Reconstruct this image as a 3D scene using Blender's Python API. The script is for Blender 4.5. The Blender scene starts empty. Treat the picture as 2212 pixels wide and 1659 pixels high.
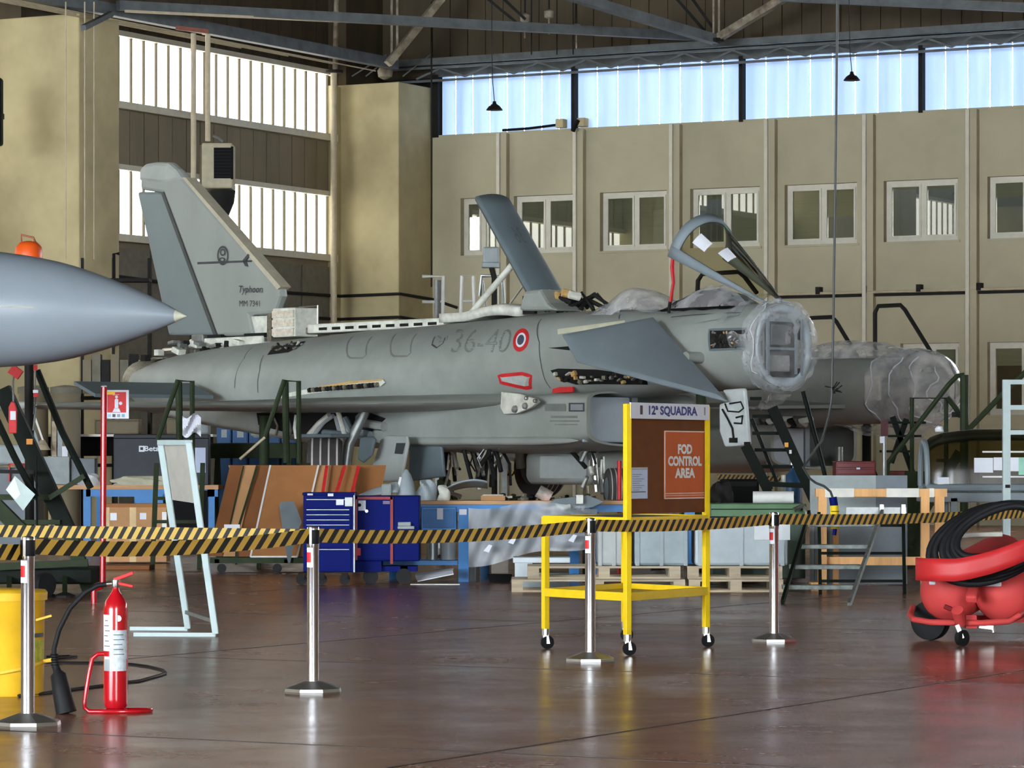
import bpy, bmesh, math, random
import numpy as np
from mathutils import Vector, Matrix
SC = bpy.context.scene
COL = SC.collection
R = math.radians
random.seed(7)
# ---------------------------------------------------------------- camera, world, lights, exposure
FPX, CX, CY, CH = 7500.0, 1106.0, 993.0, 1.4        # focal length in pixels, principal column, horizon row, eye height
cam = bpy.data.cameras.new('camera'); camo = bpy.data.objects.new('camera', cam); COL.objects.link(camo)
cam.sensor_width = 36.0; cam.lens = FPX/2212*36.0; cam.shift_y = (CY-829.5)/2212.0
cam.clip_end = 500; cam.clip_start = 0.5
camo.location = (0, 0, CH); camo.rotation_euler = (R(90), 0, 0)
SC.camera = camo
SC.view_settings.view_transform = 'Standard'; SC.view_settings.look = 'None'
SC.view_settings.gamma = 1.0; SC.view_settings.use_curve_mapping = False
SC.view_settings.exposure = 0.0
SC.cycles.caustics_reflective = False; SC.cycles.caustics_refractive = False; SC.cycles.sample_clamp_indirect = 6.0
w = bpy.data.worlds.new('sky'); SC.world = w; w.use_nodes = True
wn = w.node_tree.nodes; wl = w.node_tree.links
bg = wn['Background']; bg.inputs[0].default_value = (0.86, 0.93, 1.0, 1); bg.inputs[1].default_value = 40.0
AX = Vector((0.477, 0.879, 0)); BX = Vector((-0.879, 0.477, 0))      # hangar axes: depth and leftwards
def AB(a, b, z=0.0):
    p = AX*a + BX*b
    return Vector((p.x, p.y, z))
# daylight portal across the open hangar door behind the camera (guides sky sampling, gives off nothing itself)
pl = bpy.data.lights.new('door_portal', 'AREA'); pl.shape = 'RECTANGLE'; pl.size = 42; pl.size_y = 12.8
pl.cycles.is_portal = True
po = bpy.data.objects.new('door_portal', pl); COL.objects.link(po)
po.matrix_world = Matrix.Translation(AB(-44.5, 25, 6.5)) @ Matrix((BX, Vector((0,0,1)), BX.cross(Vector((0,0,1))))).transposed().to_4x4()
# second portal: unseen side opening added to light the foreground from the right
pl2 = bpy.data.lights.new('added_opening_portal', 'AREA'); pl2.shape = 'RECTANGLE'; pl2.size = 16; pl2.size_y = 12.8; pl2.cycles.is_portal = True
po2 = bpy.data.objects.new('added_opening_portal', pl2); COL.objects.link(po2)
po2.matrix_world = Matrix.Translation(AB(-22, -20, 6.5)) @ Matrix((AX, Vector((0,0,1)), AX.cross(Vector((0,0,1))))).transposed().to_4x4()
if (po2.matrix_world.to_3x3() @ Vector((0,0,-1))).dot(BX) < 0: po2.matrix_world = po2.matrix_world @ Matrix.Rotation(math.pi, 4, 'Y')
def lin(c):
    return tuple(((x/255/12.92) if x <= 10 else (((x/255)+0.055)/1.055)**2.4) for x in c)
# ---------------------------------------------------------------- helpers
def X_of(px, Y): return (px-CX)*Y/FPX
def Z_of(py, Y): return CH-(py-CY)*Y/FPX
def at(px, py, Y): return Vector((X_of(px, Y), Y, Z_of(py, Y)))
def flo(px, py): Y = FPX*CH/(py-CY); return Vector((X_of(px, Y), Y, 0))
_M = {}
def mat(name, rgb, rough=0.5, metal=0.0, var=0.12, scale=6.0, bump=0.0, rvar=0.0, rgb2=None, stretch=None, alpha=None, coat=0.0, trans=0.0, ior=1.45, emis=0.0, spec=0.5, detail=4):
    if name in _M: return _M[name]
    m = bpy.data.materials.new(name); m.use_nodes = True; _M[name] = m
    n = m.node_tree.nodes; l = m.node_tree.links; b = n['Principled BSDF']
    c = lin(rgb)
    b.inputs['Base Color'].default_value = (*c, 1)
    b.inputs['Roughness'].default_value = rough; b.inputs['Metallic'].default_value = metal
    b.inputs['IOR'].default_value = ior; b.inputs['Specular IOR Level'].default_value = spec
    if coat: b.inputs['Coat Weight'].default_value = coat; b.inputs['Coat Roughness'].default_value = 0.1
    if trans: b.inputs['Transmission Weight'].default_value = trans
    if alpha is not None: b.inputs['Alpha'].default_value = alpha
    if emis:
        b.inputs['Emission Color'].default_value = (*c, 1); b.inputs['Emission Strength'].default_value = emis
    if var or bump or rvar or rgb2:
        tc = n.new('ShaderNodeTexCoord'); mp = n.new('ShaderNodeMapping'); no = n.new('ShaderNodeTexNoise')
        l.new(tc.outputs['Object'], mp.inputs[0]); l.new(mp.outputs[0], no.inputs['Vector'])
        if stretch: mp.inputs['Scale'].default_value = stretch
        no.inputs['Scale'].default_value = scale; no.inputs['Detail'].default_value = detail; no.inputs['Roughness'].default_value = 0.6
        if var or rgb2:
            rp = n.new('ShaderNodeValToRGB'); l.new(no.outputs['Fac'], rp.inputs[0])
            c2 = lin(rgb2) if rgb2 else c
            lo = tuple(max(0, x*(1-var)) for x in c2); hi = tuple(min(1, x*(1+var)) for x in c)
            rp.color_ramp.elements[0].position = 0.32; rp.color_ramp.elements[1].position = 0.68
            rp.color_ramp.elements[0].color = (*lo, 1); rp.color_ramp.elements[1].color = (*hi, 1)
            l.new(rp.outputs[0], b.inputs['Base Color'])
        if rvar:
            mr = n.new('ShaderNodeMapRange'); l.new(no.outputs['Fac'], mr.inputs[0])
            mr.inputs[1].default_value = 0.3; mr.inputs[2].default_value = 0.7
            mr.inputs[3].default_value = max(0.02, rough-rvar); mr.inputs[4].default_value = min(1, rough+rvar)
            l.new(mr.outputs[0], b.inputs['Roughness'])
        if bump:
            bp = n.new('ShaderNodeBump'); bp.inputs['Strength'].default_value = bump; bp.inputs['Distance'].default_value = 0.02
            l.new(no.outputs['Fac'], bp.inputs['Height']); l.new(bp.outputs[0], b.inputs['Normal'])
    return m
def glass(name, tint=(0.7,0.74,0.72), ior=1.8, rough=0.01):
    """flat window pane: mirror-like sheen over a clear tinted sheet"""
    m = bpy.data.materials.new(name); m.use_nodes = True; _M[name] = m; n = m.node_tree.nodes; l = m.node_tree.links; n.remove(n['Principled BSDF'])
    t = n.new('ShaderNodeBsdfTransparent'); t.inputs[0].default_value = (*tint, 1); g = n.new('ShaderNodeBsdfGlossy'); g.inputs['Roughness'].default_value = rough
    f = n.new('ShaderNodeFresnel'); f.inputs[0].default_value = ior; mx = n.new('ShaderNodeMixShader')
    l.new(f.outputs[0], mx.inputs[0]); l.new(t.outputs[0], mx.inputs[1]); l.new(g.outputs[0], mx.inputs[2]); l.new(mx.outputs[0], n['Material Output'].inputs[0])
    return m
def film(name, rgb, clear=0.5, rough=0.25, scale=5.0, bump=0.6):
    """Clear crinkled plastic film or tinted acrylic: part see-through, part glossy."""
    if name in _M: return _M[name]
    m = bpy.data.materials.new(name); m.use_nodes = True; _M[name] = m
    n = m.node_tree.nodes; l = m.node_tree.links; b = n['Principled BSDF']; out = n['Material Output']
    b.inputs['Base Color'].default_value = (*lin(rgb), 1); b.inputs['Roughness'].default_value = rough; b.inputs['Specular IOR Level'].default_value = 0.55
    t = n.new('ShaderNodeBsdfTransparent'); t.inputs[0].default_value = (*[min(1, x**0.35) for x in lin(rgb)], 1); mx = n.new('ShaderNodeMixShader')
    tc = n.new('ShaderNodeTexCoord'); no = n.new('ShaderNodeTexNoise'); no.inputs['Scale'].default_value = scale; no.inputs['Detail'].default_value = 5
    l.new(tc.outputs['Object'], no.inputs['Vector'])
    if bump:
        bp = n.new('ShaderNodeBump'); bp.inputs['Strength'].default_value = bump; bp.inputs['Distance'].default_value = 0.03
        l.new(no.outputs['Fac'], bp.inputs['Height']); l.new(bp.outputs[0], b.inputs['Normal'])
    mr = n.new('ShaderNodeMapRange'); l.new(no.outputs['Fac'], mr.inputs[0])
    mr.inputs[1].default_value = 0.35; mr.inputs[2].default_value = 0.65
    mr.inputs[3].default_value = min(1, clear+0.15); mr.inputs[4].default_value = max(0, clear-0.15)
    l.new(mr.outputs[0], mx.inputs[0]); l.new(b.outputs[0], mx.inputs[1]); l.new(t.outputs[0], mx.inputs[2])
    l.new(mx.outputs[0], out.inputs[0])
    return m
_PM = {}
def tag(o, label=None, cat=None, group=None, kind=None):
    if label: o['label'] = label
    if cat: o['category'] = cat
    if group: o['group'] = group
    if kind: o['kind'] = kind
    return o
def thing(name, label, cat, loc=(0,0,0), rotz=0.0, group=None, kind=None):
    o = bpy.data.objects.new(name, None); COL.objects.link(o); o.empty_display_size = 0.1
    o.location = loc; o.rotation_euler = (0, 0, rotz)
    _PM[o.name] = Matrix.Translation(Vector(loc)) @ Matrix.Rotation(rotz, 4, 'Z')
    return tag(o, label, cat, group, kind)
class MB:
    """collects faces for ONE mesh object"""
    def __init__(s): s.v = []; s.f = []
    def add(s, vs, fs, M=None):
        k = len(s.v)
        s.v += [tuple(M @ Vector(p)) if M is not None else tuple(p) for p in vs]
        s.f += [tuple(i+k for i in f) for f in fs]; return s
    def box(s, cx, cy, cz, sx, sy, sz, M=None):
        x, y, z = sx/2, sy/2, sz/2
        vs = [(cx+i*x, cy+j*y, cz+k*z) for i in (-1,1) for j in (-1,1) for k in (-1,1)]
        return s.add(vs, [(0,1,3,2),(4,6,7,5),(0,4,5,1),(2,3,7,6),(0,2,6,4),(1,5,7,3)], M)
    def b2(s, x0, x1, y0, y1, z0, z1, M=None):
        return s.box((x0+x1)/2, (y0+y1)/2, (z0+z1)/2, abs(x1-x0), abs(y1-y0), abs(z1-z0), M)
    def bar(s, p, q, w=0.05, h=None, up=(0,0,1)):
        p = Vector(p); q = Vector(q); h = h or w; d = (q-p).normalized(); u = Vector(up)
        if abs(d.dot(u)) > 0.98: u = Vector((1,0,0))
        a = d.cross(u).normalized(); b = a.cross(d)
        vs = [e + a*(i*w/2) + b*(j*h/2) for e in (p, q) for i, j in ((-1,-1),(1,-1),(1,1),(-1,1))]
        return s.add(vs, [(3,2,1,0),(4,5,6,7),(0,1,5,4),(1,2,6,5),(2,3,7,6),(3,0,4,7)])
    def tube(s, pts, r, n=8, closed=False, caps=True):
        pts = [Vector(p) for p in pts]; N = len(pts); rs = r if isinstance(r, (list, tuple)) else [r]*N
        k0 = len(s.v); ref = None
        for i, p in enumerate(pts):
            if closed: d = pts[(i+1)%N]-pts[i-1]
            else: d = pts[min(i+1, N-1)]-pts[max(i-1, 0)]
            d = d.normalized() if d.length > 1e-9 else Vector((0,0,1))
            if ref is None: ref = d.orthogonal().normalized()
            a = (ref - d*ref.dot(d)); a = a.normalized() if a.length > 1e-6 else d.orthogonal().normalized(); ref = a; b = d.cross(a)
            for j in range(n):
                t = 2*math.pi*j/n; s.v.append(tuple(p + (a*math.cos(t)+b*math.sin(t))*rs[i]))
        for i in range(N if closed else N-1):
            i2 = (i+1) % N
            for j in range(n):
                s.f.append((k0+i*n+j, k0+i*n+(j+1)%n, k0+i2*n+(j+1)%n, k0+i2*n+j))
        if caps and not closed:
            s.f.append(tuple(k0+j for j in range(n))[::-1]); s.f.append(tuple(k0+(N-1)*n+j for j in range(n)))
        return s
    def lathe(s, prof, n=20, M=None, close=True):
        k0 = len(s.v); vs = []; fs = []
        for r, z in prof:
            for j in range(n):
                t = 2*math.pi*j/n; vs.append((r*math.cos(t), r*math.sin(t), z))
        for i in range(len(prof)-1):
            for j in range(n): fs.append((i*n+j, i*n+(j+1)%n, (i+1)*n+(j+1)%n, (i+1)*n+j))
        if close:
            fs.append(tuple(range(n))[::-1]); fs.append(tuple((len(prof)-1)*n+j for j in range(n)))
        return s.add(vs, fs, M)
    def prism(s, poly, d0, d1, M=None):
        """poly in local XY... extruded along local Z from d0 to d1"""
        n = len(poly)
        vs = [(x, y, d0) for x, y in poly]+[(x, y, d1) for x, y in poly]
        fs = [tuple(range(n))[::-1], tuple(range(n, 2*n))]+[(i, (i+1)%n, n+(i+1)%n, n+i) for i in range(n)]
        return s.add(vs, fs, M)
    def grid(s, fn, nu, nv, wrapv=False):
        k0 = len(s.v)
        for i in range(nu+1):
            for j in range(nv if wrapv else nv+1): s.v.append(tuple(fn(i/nu, j/nv)))
        m = nv if wrapv else nv+1
        for i in range(nu):
            for j in range(nv):
                j2 = (j+1) % m if wrapv else j+1
                s.f.append((k0+i*m+j, k0+i*m+j2, k0+(i+1)*m+j2, k0+(i+1)*m+j))
        return s
    def mesh(s, name, mt, smooth):
        me = bpy.data.meshes.new(name); me.from_pydata(s.v, [], s.f); me.update()
        if mt: me.materials.append(mt)
        bm = bmesh.new(); bm.from_mesh(me); bmesh.ops.recalc_face_normals(bm, faces=bm.faces); bm.to_mesh(me); bm.free()
        if smooth:
            me.shade_smooth(); me.set_sharp_from_angle(angle=R(smooth if smooth > 1 else 38))
        return me
    def build(s, name, mt, parent=None, smooth=0, bevel=0, world=False, loc=None, rot=None, solid=0, kind=None, label=None):
        me = s.mesh(name, mt, smooth)
        o = bpy.data.objects.new(name, me); COL.objects.link(o)
        if loc is not None: o.location = loc
        if rot is not None: o.rotation_euler = rot
        if parent is not None:
            o.parent = parent
            if world: o.matrix_parent_inverse = full(parent).inverted()
        if solid:
            md = o.modifiers.new('solid', 'SOLIDIFY'); md.thickness = solid; md.offset = 0
        if bevel:
            md = o.modifiers.new('bevel', 'BEVEL'); md.width = bevel; md.segments = 2; md.limit_method = 'ANGLE'; md.angle_limit = R(50)
        if kind: o['kind'] = kind
        if label: o['label'] = label
        return o
def full(o):
    m = _PM.get(o.name)
    if m is None:
        m = Matrix.LocRotScale(o.location, o.rotation_euler, o.scale)
        if o.parent is not None: m = full(o.parent) @ o.matrix_parent_inverse @ m
    return m
def copy_tree(o, parent=None, loc=None, rotz=None):
    c = o.copy(); COL.objects.link(c)
    if parent is not None: c.parent = parent
    if loc is not None: c.location = loc
    if rotz is not None: c.rotation_euler = (0, 0, rotz)
    if c.type == 'EMPTY': _PM[c.name] = Matrix.Translation(c.location) @ Matrix.Rotation(c.rotation_euler[2], 4, 'Z')
    for ch in list(o.children): copy_tree(ch, c)
    return c
def basis(o, x, y):
    """matrix: local X -> x, local Y -> y, Z -> x cross y, at o"""
    x = Vector(x).normalized(); y = Vector(y); y = (y - x*y.dot(x)).normalized(); z = x.cross(y)
    return Matrix.Translation(Vector(o)) @ Matrix((x, y, z)).transposed().to_4x4()
def text_mesh(body, width=None, height=None, bold=0.0, extrude=0.002):
    """lettering with the built-in font as raw verts/faces, origin at its centre"""
    cu = bpy.data.curves.new('lettering', 'FONT'); cu.body = body; cu.align_x = 'CENTER'; cu.offset = bold; cu.extrude = 0; cu.resolution_u = 3
    ob = bpy.data.objects.new('lettering', cu)
    me = bpy.data.meshes.new_from_object(ob)
    v = np.array([p.co[:] for p in me.vertices]); f = [tuple(p.vertices) for p in me.polygons]
    bpy.data.objects.remove(ob); bpy.data.curves.remove(cu); bpy.data.meshes.remove(me)
    v -= (v.max(0)+v.min(0))/2
    sx = width/np.ptp(v[:,0]) if width else None; sy = height/np.ptp(v[:,1]) if height else None
    v[:,0] *= sx or sy; v[:,1] *= sy or sx
    return v, f
def lettering(name, body, mt, parent, M, width=None, height=None, bold=0.0, world=False):
    v, f = text_mesh(body, width, height, bold)
    mb = MB().add([(x, y, 0) for x, y, _ in v], f, M)
    return mb.build(name, mt, parent, world=world)
def arc(cx, cy, r, a0, a1, n=8): return [(cx+r*math.cos(R(a0+(a1-a0)*i/n)), cy+r*math.sin(R(a0+(a1-a0)*i/n))) for i in range(n+1)]
def rrect(w, h, r, n=4):
    p = []
    for sx, sy, a in ((1,1,0),(-1,1,90),(-1,-1,180),(1,-1,270)): p += arc(sx*(w/2-r), sy*(h/2-r), r, a, a+90, n)
    return p
def sag(p, q, d, n=16):
    p = Vector(p); q = Vector(q)
    return [p.lerp(q, i/n) - Vector((0,0,d*4*(i/n)*(1-i/n))) for i in range(n+1)]
# ---------------------------------------------------------------- materials of the hangar
m_wall = mat('wall_plaster', (176,169,142), 0.75, var=0.10, scale=0.6, bump=0.05)
m_conc = mat('pillar_concrete', (190,178,138), 0.8, var=0.10, scale=0.5, bump=0.06, rgb2=(168,156,118))
m_panel = mat('wall_sheet_panel', (120,110,88), 0.65, var=0.15, scale=1.2, stretch=(1,1,0.25))
m_brown = mat('roof_board', (72,62,44), 0.75, var=0.25, scale=1.5, stretch=(1,1,0.2))
m_steel = mat('truss_steel', (86,92,94), 0.55, var=0.25, scale=3)
m_steel2 = mat('truss_steel_pale', (146,140,122), 0.6, var=0.25, scale=4, rgb2=(116,100,80))
m_dark = mat('dark_iron', (30,29,27), 0.65, var=0.2, spec=.2)
m_black = mat('black_matte', (14,15,16), 0.75, var=0.1, spec=.2)
m_white = mat('white_paint', (226,226,220), 0.45, var=0.06)
m_paper = mat('white_paper', (228,232,240), 0.8, var=0.03)
m_pipe = mat('beige_pipe', (188,176,148), 0.45, var=0.12)
m_alu = mat('dull_aluminium', (150,154,152), 0.42, metal=0.7, var=0.15, scale=9)
m_metal = mat('bright_metal', (196,196,192), 0.28, metal=1.0, var=0.1, scale=8)
m_frame = mat('window_frame_paint', (206,203,186), 0.5, var=0.06)
m_blind = mat('drawn_blind', (176,172,146), 0.8, var=0.08, scale=3, stretch=(0.2,0.2,12))
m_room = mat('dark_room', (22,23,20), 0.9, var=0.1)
m_glow = mat('sunlit_translucent_sheet', (255,253,244), 0.4, var=0.04, scale=2.0, emis=3.6)
m_sky = mat('sky_lit_sheet', (178,208,250), 0.35, var=0, emis=2.1)
def sheet_var(m, k0, k1):
    n = m.node_tree.nodes; l = m.node_tree.links; b = n['Principled BSDF']
    tc = n.new('ShaderNodeTexCoord'); mp = n.new('ShaderNodeMapping'); mp.inputs['Scale'].default_value = (1.6,1.6,0.12)
    no = n.new('ShaderNodeTexNoise'); no.inputs['Scale'].default_value = 2.2; no.inputs['Detail'].default_value = 2
    mr = n.new('ShaderNodeMapRange'); mr.inputs[1].default_value = 0.3; mr.inputs[2].default_value = 0.7; mr.inputs[3].default_value = k0; mr.inputs[4].default_value = k1
    l.new(tc.outputs['Object'], mp.inputs[0]); l.new(mp.outputs[0], no.inputs['Vector']); l.new(no.outputs['Fac'], mr.inputs[0]); l.new(mr.outputs[0], b.inputs['Emission Strength'])
sheet_var(m_sky, 0.52, 0.80)
m_glass = glass('office_glass', (0.82,0.84,0.80), 2.0)
# floor: worn glossy brown-red resin with faint darker stains and joints
def floor_mat():
    m = bpy.data.materials.new('floor_resin'); m.use_nodes = True; n = m.node_tree.nodes; l = m.node_tree.links; b = n['Principled BSDF']
    tc = n.new('ShaderNodeTexCoord'); mp = n.new('ShaderNodeMapping'); mp.inputs['Rotation'].default_value = (0,0,R(-28.5)); l.new(tc.outputs['Object'], mp.inputs[0])
    def noise(sc, det, stretch=None):
        no = n.new('ShaderNodeTexNoise'); no.inputs['Scale'].default_value = sc; no.inputs['Detail'].default_value = det; no.inputs['Roughness'].default_value = 0.65
        if stretch:
            m2 = n.new('ShaderNodeMapping'); m2.inputs['Scale'].default_value = stretch; l.new(tc.outputs['Object'], m2.inputs[0]); l.new(m2.outputs[0], no.inputs['Vector'])
        else: l.new(mp.outputs[0], no.inputs['Vector'])
        return no
    a = noise(0.35, 6); rp = n.new('ShaderNodeValToRGB'); l.new(a.outputs['Fac'], rp.inputs[0])
    rp.color_ramp.elements[0].position = 0.35; rp.color_ramp.elements[1].position = 0.7
    rp.color_ramp.elements[0].color = (*lin((138,92,74)), 1); rp.color_ramp.elements[1].color = (*lin((168,120,98)), 1)
    c = noise(2.2, 6); mx = n.new('ShaderNodeMix'); mx.data_type = 'RGBA'; mx.blend_type = 'MULTIPLY'; mx.inputs[0].default_value = 0.5
    rp2 = n.new('ShaderNodeValToRGB'); l.new(c.outputs['Fac'], rp2.inputs[0]); rp2.color_ramp.elements[0].position = 0.3; rp2.color_ramp.elements[1].position = 0.62
    rp2.color_ramp.elements[0].color = (0.78,0.74,0.72,1); rp2.color_ramp.elements[1].color = (1,1,1,1)
    l.new(rp.outputs[0], mx.inputs[6]); l.new(rp2.outputs[0], mx.inputs[7]); l.new(mx.outputs[2], b.inputs['Base Color'])
    r = noise(0.9, 7); mr = n.new('ShaderNodeMapRange'); l.new(r.outputs['Fac'], mr.inputs[0])
    mr.inputs[1].default_value = 0.3; mr.inputs[2].default_value = 0.7; mr.inputs[3].default_value = 0.17; mr.inputs[4].default_value = 0.30; l.new(mr.outputs[0], b.inputs['Roughness'])
    d = noise(5.0, 5, (1.0, 0.5, 1)); bp = n.new('ShaderNodeBump'); bp.inputs['Strength'].default_value = 0.045; bp.inputs['Distance'].default_value = 0.012
    l.new(d.outputs['Fac'], bp.inputs['Height']); l.new(bp.outputs[0], b.inputs['Normal'])
    b.inputs['Specular IOR Level'].default_value = 0.36
    return m
m_floor = floor_mat()
A0, ABK = -46.0, 69.75                          # front of the floor and back wall plane along AX
BL, BR, BP = 41.5, -20.0, 39.94                 # window wall, far right wall, inner face of the pillars along BX
ZR = 13.2
def abox(mb, a0, a1, b0, b1, z0, z1):
    ps = [AB(a, b, z) for a in (a0, a1) for b in (b0, b1) for z in (z0, z1)]
    return mb.add(ps, [(0,1,3,2),(4,6,7,5),(0,4,5,1),(2,3,7,6),(0,2,6,4),(1,5,7,3)])
def struct(mb, name, mt, **k):
    o = mb.build(name, mt, **k); o['kind'] = 'structure'; return o
def b_on(px, a):
    """BX coordinate of the point of plane AX=a seen in image column px"""
    t = (px-CX)/FPX       # (a*ax+b*bx)=(a*ay+b*by)*t
    return a*(AX.y*t-AX.x)/(BX.x-BX.y*t)
def a_on(px, b):
    t = (px-CX)/FPX
    return b*(BX.y*t-BX.x)/(AX.x-AX.y*t)
def z_on(py, a, b): return CH-(py-CY)*AB(a, b).y/FPX
fl = struct(abox(MB(), A0, 75, BR-2, 60, -0.2, 0), 'floor', m_floor)
m_joint = mat('floor_joint', (58,46,42), 0.5, var=0.1)
for a in (8.5, 14.5, 20.5, 26.5, 32.5, 38.5): struct(abox(MB(), a, a+0.025, BR, BL, 0.0, 0.0015), 'joint', m_joint, parent=fl)
for b in (8.0, 14.0, 20.0): struct(abox(MB(), 2, 60, b, b+0.025, 0.0, 0.0015), 'joint', m_joint, parent=fl)
# ---- back wall
wb = struct(MB(), 'wall_back', m_wall)
PIL = [1090, 1255, 1463, 1668, 1880, 2103]
WIN = [(995,1078), (1110,1242), (1296,1440), (1491,1641), (1695,1851), (1909,2069), (2133,2295)]
ZW0, ZW1 = 6.1, 7.42
LOW = [(1700,1850,0), (1945,2072,1), (2133,2290,1)]      # lower row windows (columns)
def pxb(p): return b_on(p, ABK)
mb = MB(); wins = []
for (x0, x1) in WIN: wins.append((pxb(x1), pxb(x0), ZW0, ZW1))
for (x0, x1, _) in LOW: wins.append((pxb(x1), pxb(x0), 2.35, 3.9))
def wall_with_holes(mb, a0, a1, b0, b1, z0, z1, holes):
    bs = sorted(set([b0, b1]+[h[0] for h in holes]+[h[1] for h in holes])); zs = sorted(set([z0, z1]+[h[2] for h in holes]+[h[3] for h in holes]))
    for i in range(len(bs)-1):
        run = None
        for j in range(len(zs)-1):
            bc, zc = (bs[i]+bs[i+1])/2, (zs[j]+zs[j+1])/2
            hole = any(h[0] < bc < h[1] and h[2] < zc < h[3] for h in holes)
            if not hole: abox(mb, a0, a1, bs[i], bs[i+1], zs[j], zs[j+1])
    return mb
wall_with_holes(mb, ABK, ABK+0.35, BR, BP+0.1, 0, 8.88, wins)
wb.data = mb.mesh('wall_back', m_wall, 0)
# room behind the office windows
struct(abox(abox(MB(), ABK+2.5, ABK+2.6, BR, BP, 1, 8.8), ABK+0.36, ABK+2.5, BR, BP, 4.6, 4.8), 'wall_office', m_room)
for k, (b0, b1, z0, z1) in enumerate(wins):
    wo = thing('window_%d' % (k+1), 'pale framed two-leaf office window in the back wall', None, AB(ABK+0.1, (b0+b1)/2, z0), kind='structure')
    fr = MB(); a = ABK+0.16; t = 0.09; bm_ = (b0+b1)/2
    abox(fr, a, a+0.08, b0, b1, z1-t, z1); abox(fr, a, a+0.08, b0, b1, z0, z0+t)
    for bb in (b0, b1-t, bm_-t/2): abox(fr, a, a+0.08, bb, bb+t, z0+t, z1-t)
    fr.build('window_frame', m_frame, wo, world=True)
    for h, (p0, p1) in enumerate(((b0+t, bm_-t/2), (bm_+t/2, b1-t))):
        sf = MB(); tt = 0.045
        abox(sf, a-0.02, a+0.05, p0, p1, z1-t-tt, z1-t); abox(sf, a-0.02, a+0.05, p0, p1, z0+t, z0+t+tt); abox(sf, a-0.02, a+0.05, p0, p0+tt, z0+t+tt, z1-t-tt); abox(sf, a-0.02, a+0.05, p1-tt, p1, z0+t+tt, z1-t-tt)
        sf.build('sash', m_frame, wo, world=True)
        abox(MB(), a+0.01, a+0.018, p0+tt, p1-tt, z0+t+tt, z1-t-tt).build('pane', m_glass, wo, world=True)
        # drawn blind behind each pane, at the height the photograph shows
        drop = {(1,0):0.98,(1,1):1.0,(2,0):1.0,(2,1):1.0,(3,0):1.0,(3,1):0.12,(4,0):0.55,(4,1):0.97,(5,0):0.1,(5,1):0.08,(6,0):0.3,(6,1):0.3,(0,0):0.3,(0,1):0.3}.get((k,h),0.3)
        abox(MB(), a+0.04, a+0.05, p0, p1, z1-t-(z1-z0-2*t)*drop, z1-t).build('blind', m_blind, wo, world=True)
    abox(MB(), ABK-0.03, ABK+0.16, b0-0.05, b1+0.05, z0-0.05, z0).build('sill', m_wall, wo, world=True)
# pilasters and ledge
for k, p in enumerate(PIL):
    b = pxb(p); o = struct(abox(MB(), ABK-0.16, ABK, b-0.13, b+0.13, 0, 8.86), 'trim_%d' % (k+1), m_wall)
    struct(abox(MB(), ABK-0.22, ABK-0.16, b+0.02, b+0.10, 0, 8.86), 'downpipe', m_frame, parent=o)
o = struct(abox(MB(), ABK-0.1, ABK, BR, pxb(1660), 4.93, 5.0), 'trim_7', m_dark)
struct(MB().tube([AB(ABK-0.14, BR, 5.03), AB(ABK-0.14, pxb(1660), 5.02)], 0.03), 'pipe', m_pipe, parent=o)
for p in (1773, 1874, 1990, 2120): struct(abox(MB(), ABK-0.18, ABK, pxb(p)-0.05, pxb(p)+0.05, 5.0, 5.16), 'clip', m_dark, parent=o)
# high window strip: four lights of translucent sheet with dark mullions
MUL = [942, 1240, 1602, 1990, 2380]
for k in range(4):
    wo = thing('window_%d' % (k+11), 'long high light of pale blue translucent sheets', None, AB(ABK, pxb(MUL[k+1]), 8.88), kind='structure')
    b1, b0 = pxb(MUL[k]), pxb(MUL[k+1]); n = 8
    for i in range(n):
        p0 = b0+(b1-b0)*i/n; p1 = b0+(b1-b0)*(i+1)/n
        pm = MB(); pm.grid(lambda u, v: AB(ABK+0.10+0.035*math.cos(u*2*math.pi), p0+0.006+(p1-p0-0.012)*u, 8.9+1.36*v), 12, 1)
        pm.build('pane', m_sky, wo, world=True, smooth=60)
    mbm = MB(); abox(mbm, ABK-0.06, ABK+0.12, b0-0.045, b0+0.045, 8.85, 10.3); mbm.build('mullion', m_dark, wo, world=True)
    if k == 0:
        abox(MB(), ABK-0.06, ABK+0.12, b1-0.08, b1+0.1, 8.85, 10.3).build('mullion', m_dark, wo, world=True)
    abox(MB(), ABK-0.02, ABK+0.3, b0, b1, 8.84, 8.9).build('sill', m_wall, wo, world=True)
    abox(MB(), ABK-0.04, ABK+0.2, b0, b1, 10.25, 10.5).build('head_rail', m_steel, wo, world=True)
# not in view: right wall, broken by the opening added for foreground light
struct(abox(abox(MB(), -14, ABK, BR-0.3, BR, 0, ZR), A0, -30, BR-0.3, BR, 0, ZR), 'wall_right', m_wall)
struct(abox(MB(), -44.6, -44.3, BR, 4, 0, ZR), 'wall_front', m_wall)  # unseen, sized to narrow the door light and darken right-facing pillar sides
# upper boards above the strip
wu = struct(abox(MB(), ABK+0.1, ABK+0.2, BR, BP+3, 10.25, ZR), 'wall_upper', m_brown)
n = 34; b1 = BP+0.5; b0 = pxb(2300)
for i in range(n):
    p = b0+(b1-b0)*i/n; q = b0+(b1-b0)*(i+1)/n; o = struct(abox(MB(), ABK+0.05+random.uniform(0,.02), ABK+0.1, p+0.012, q-0.012, 10.45, ZR-0.1), 'board', m_brown, parent=wu)
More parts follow.
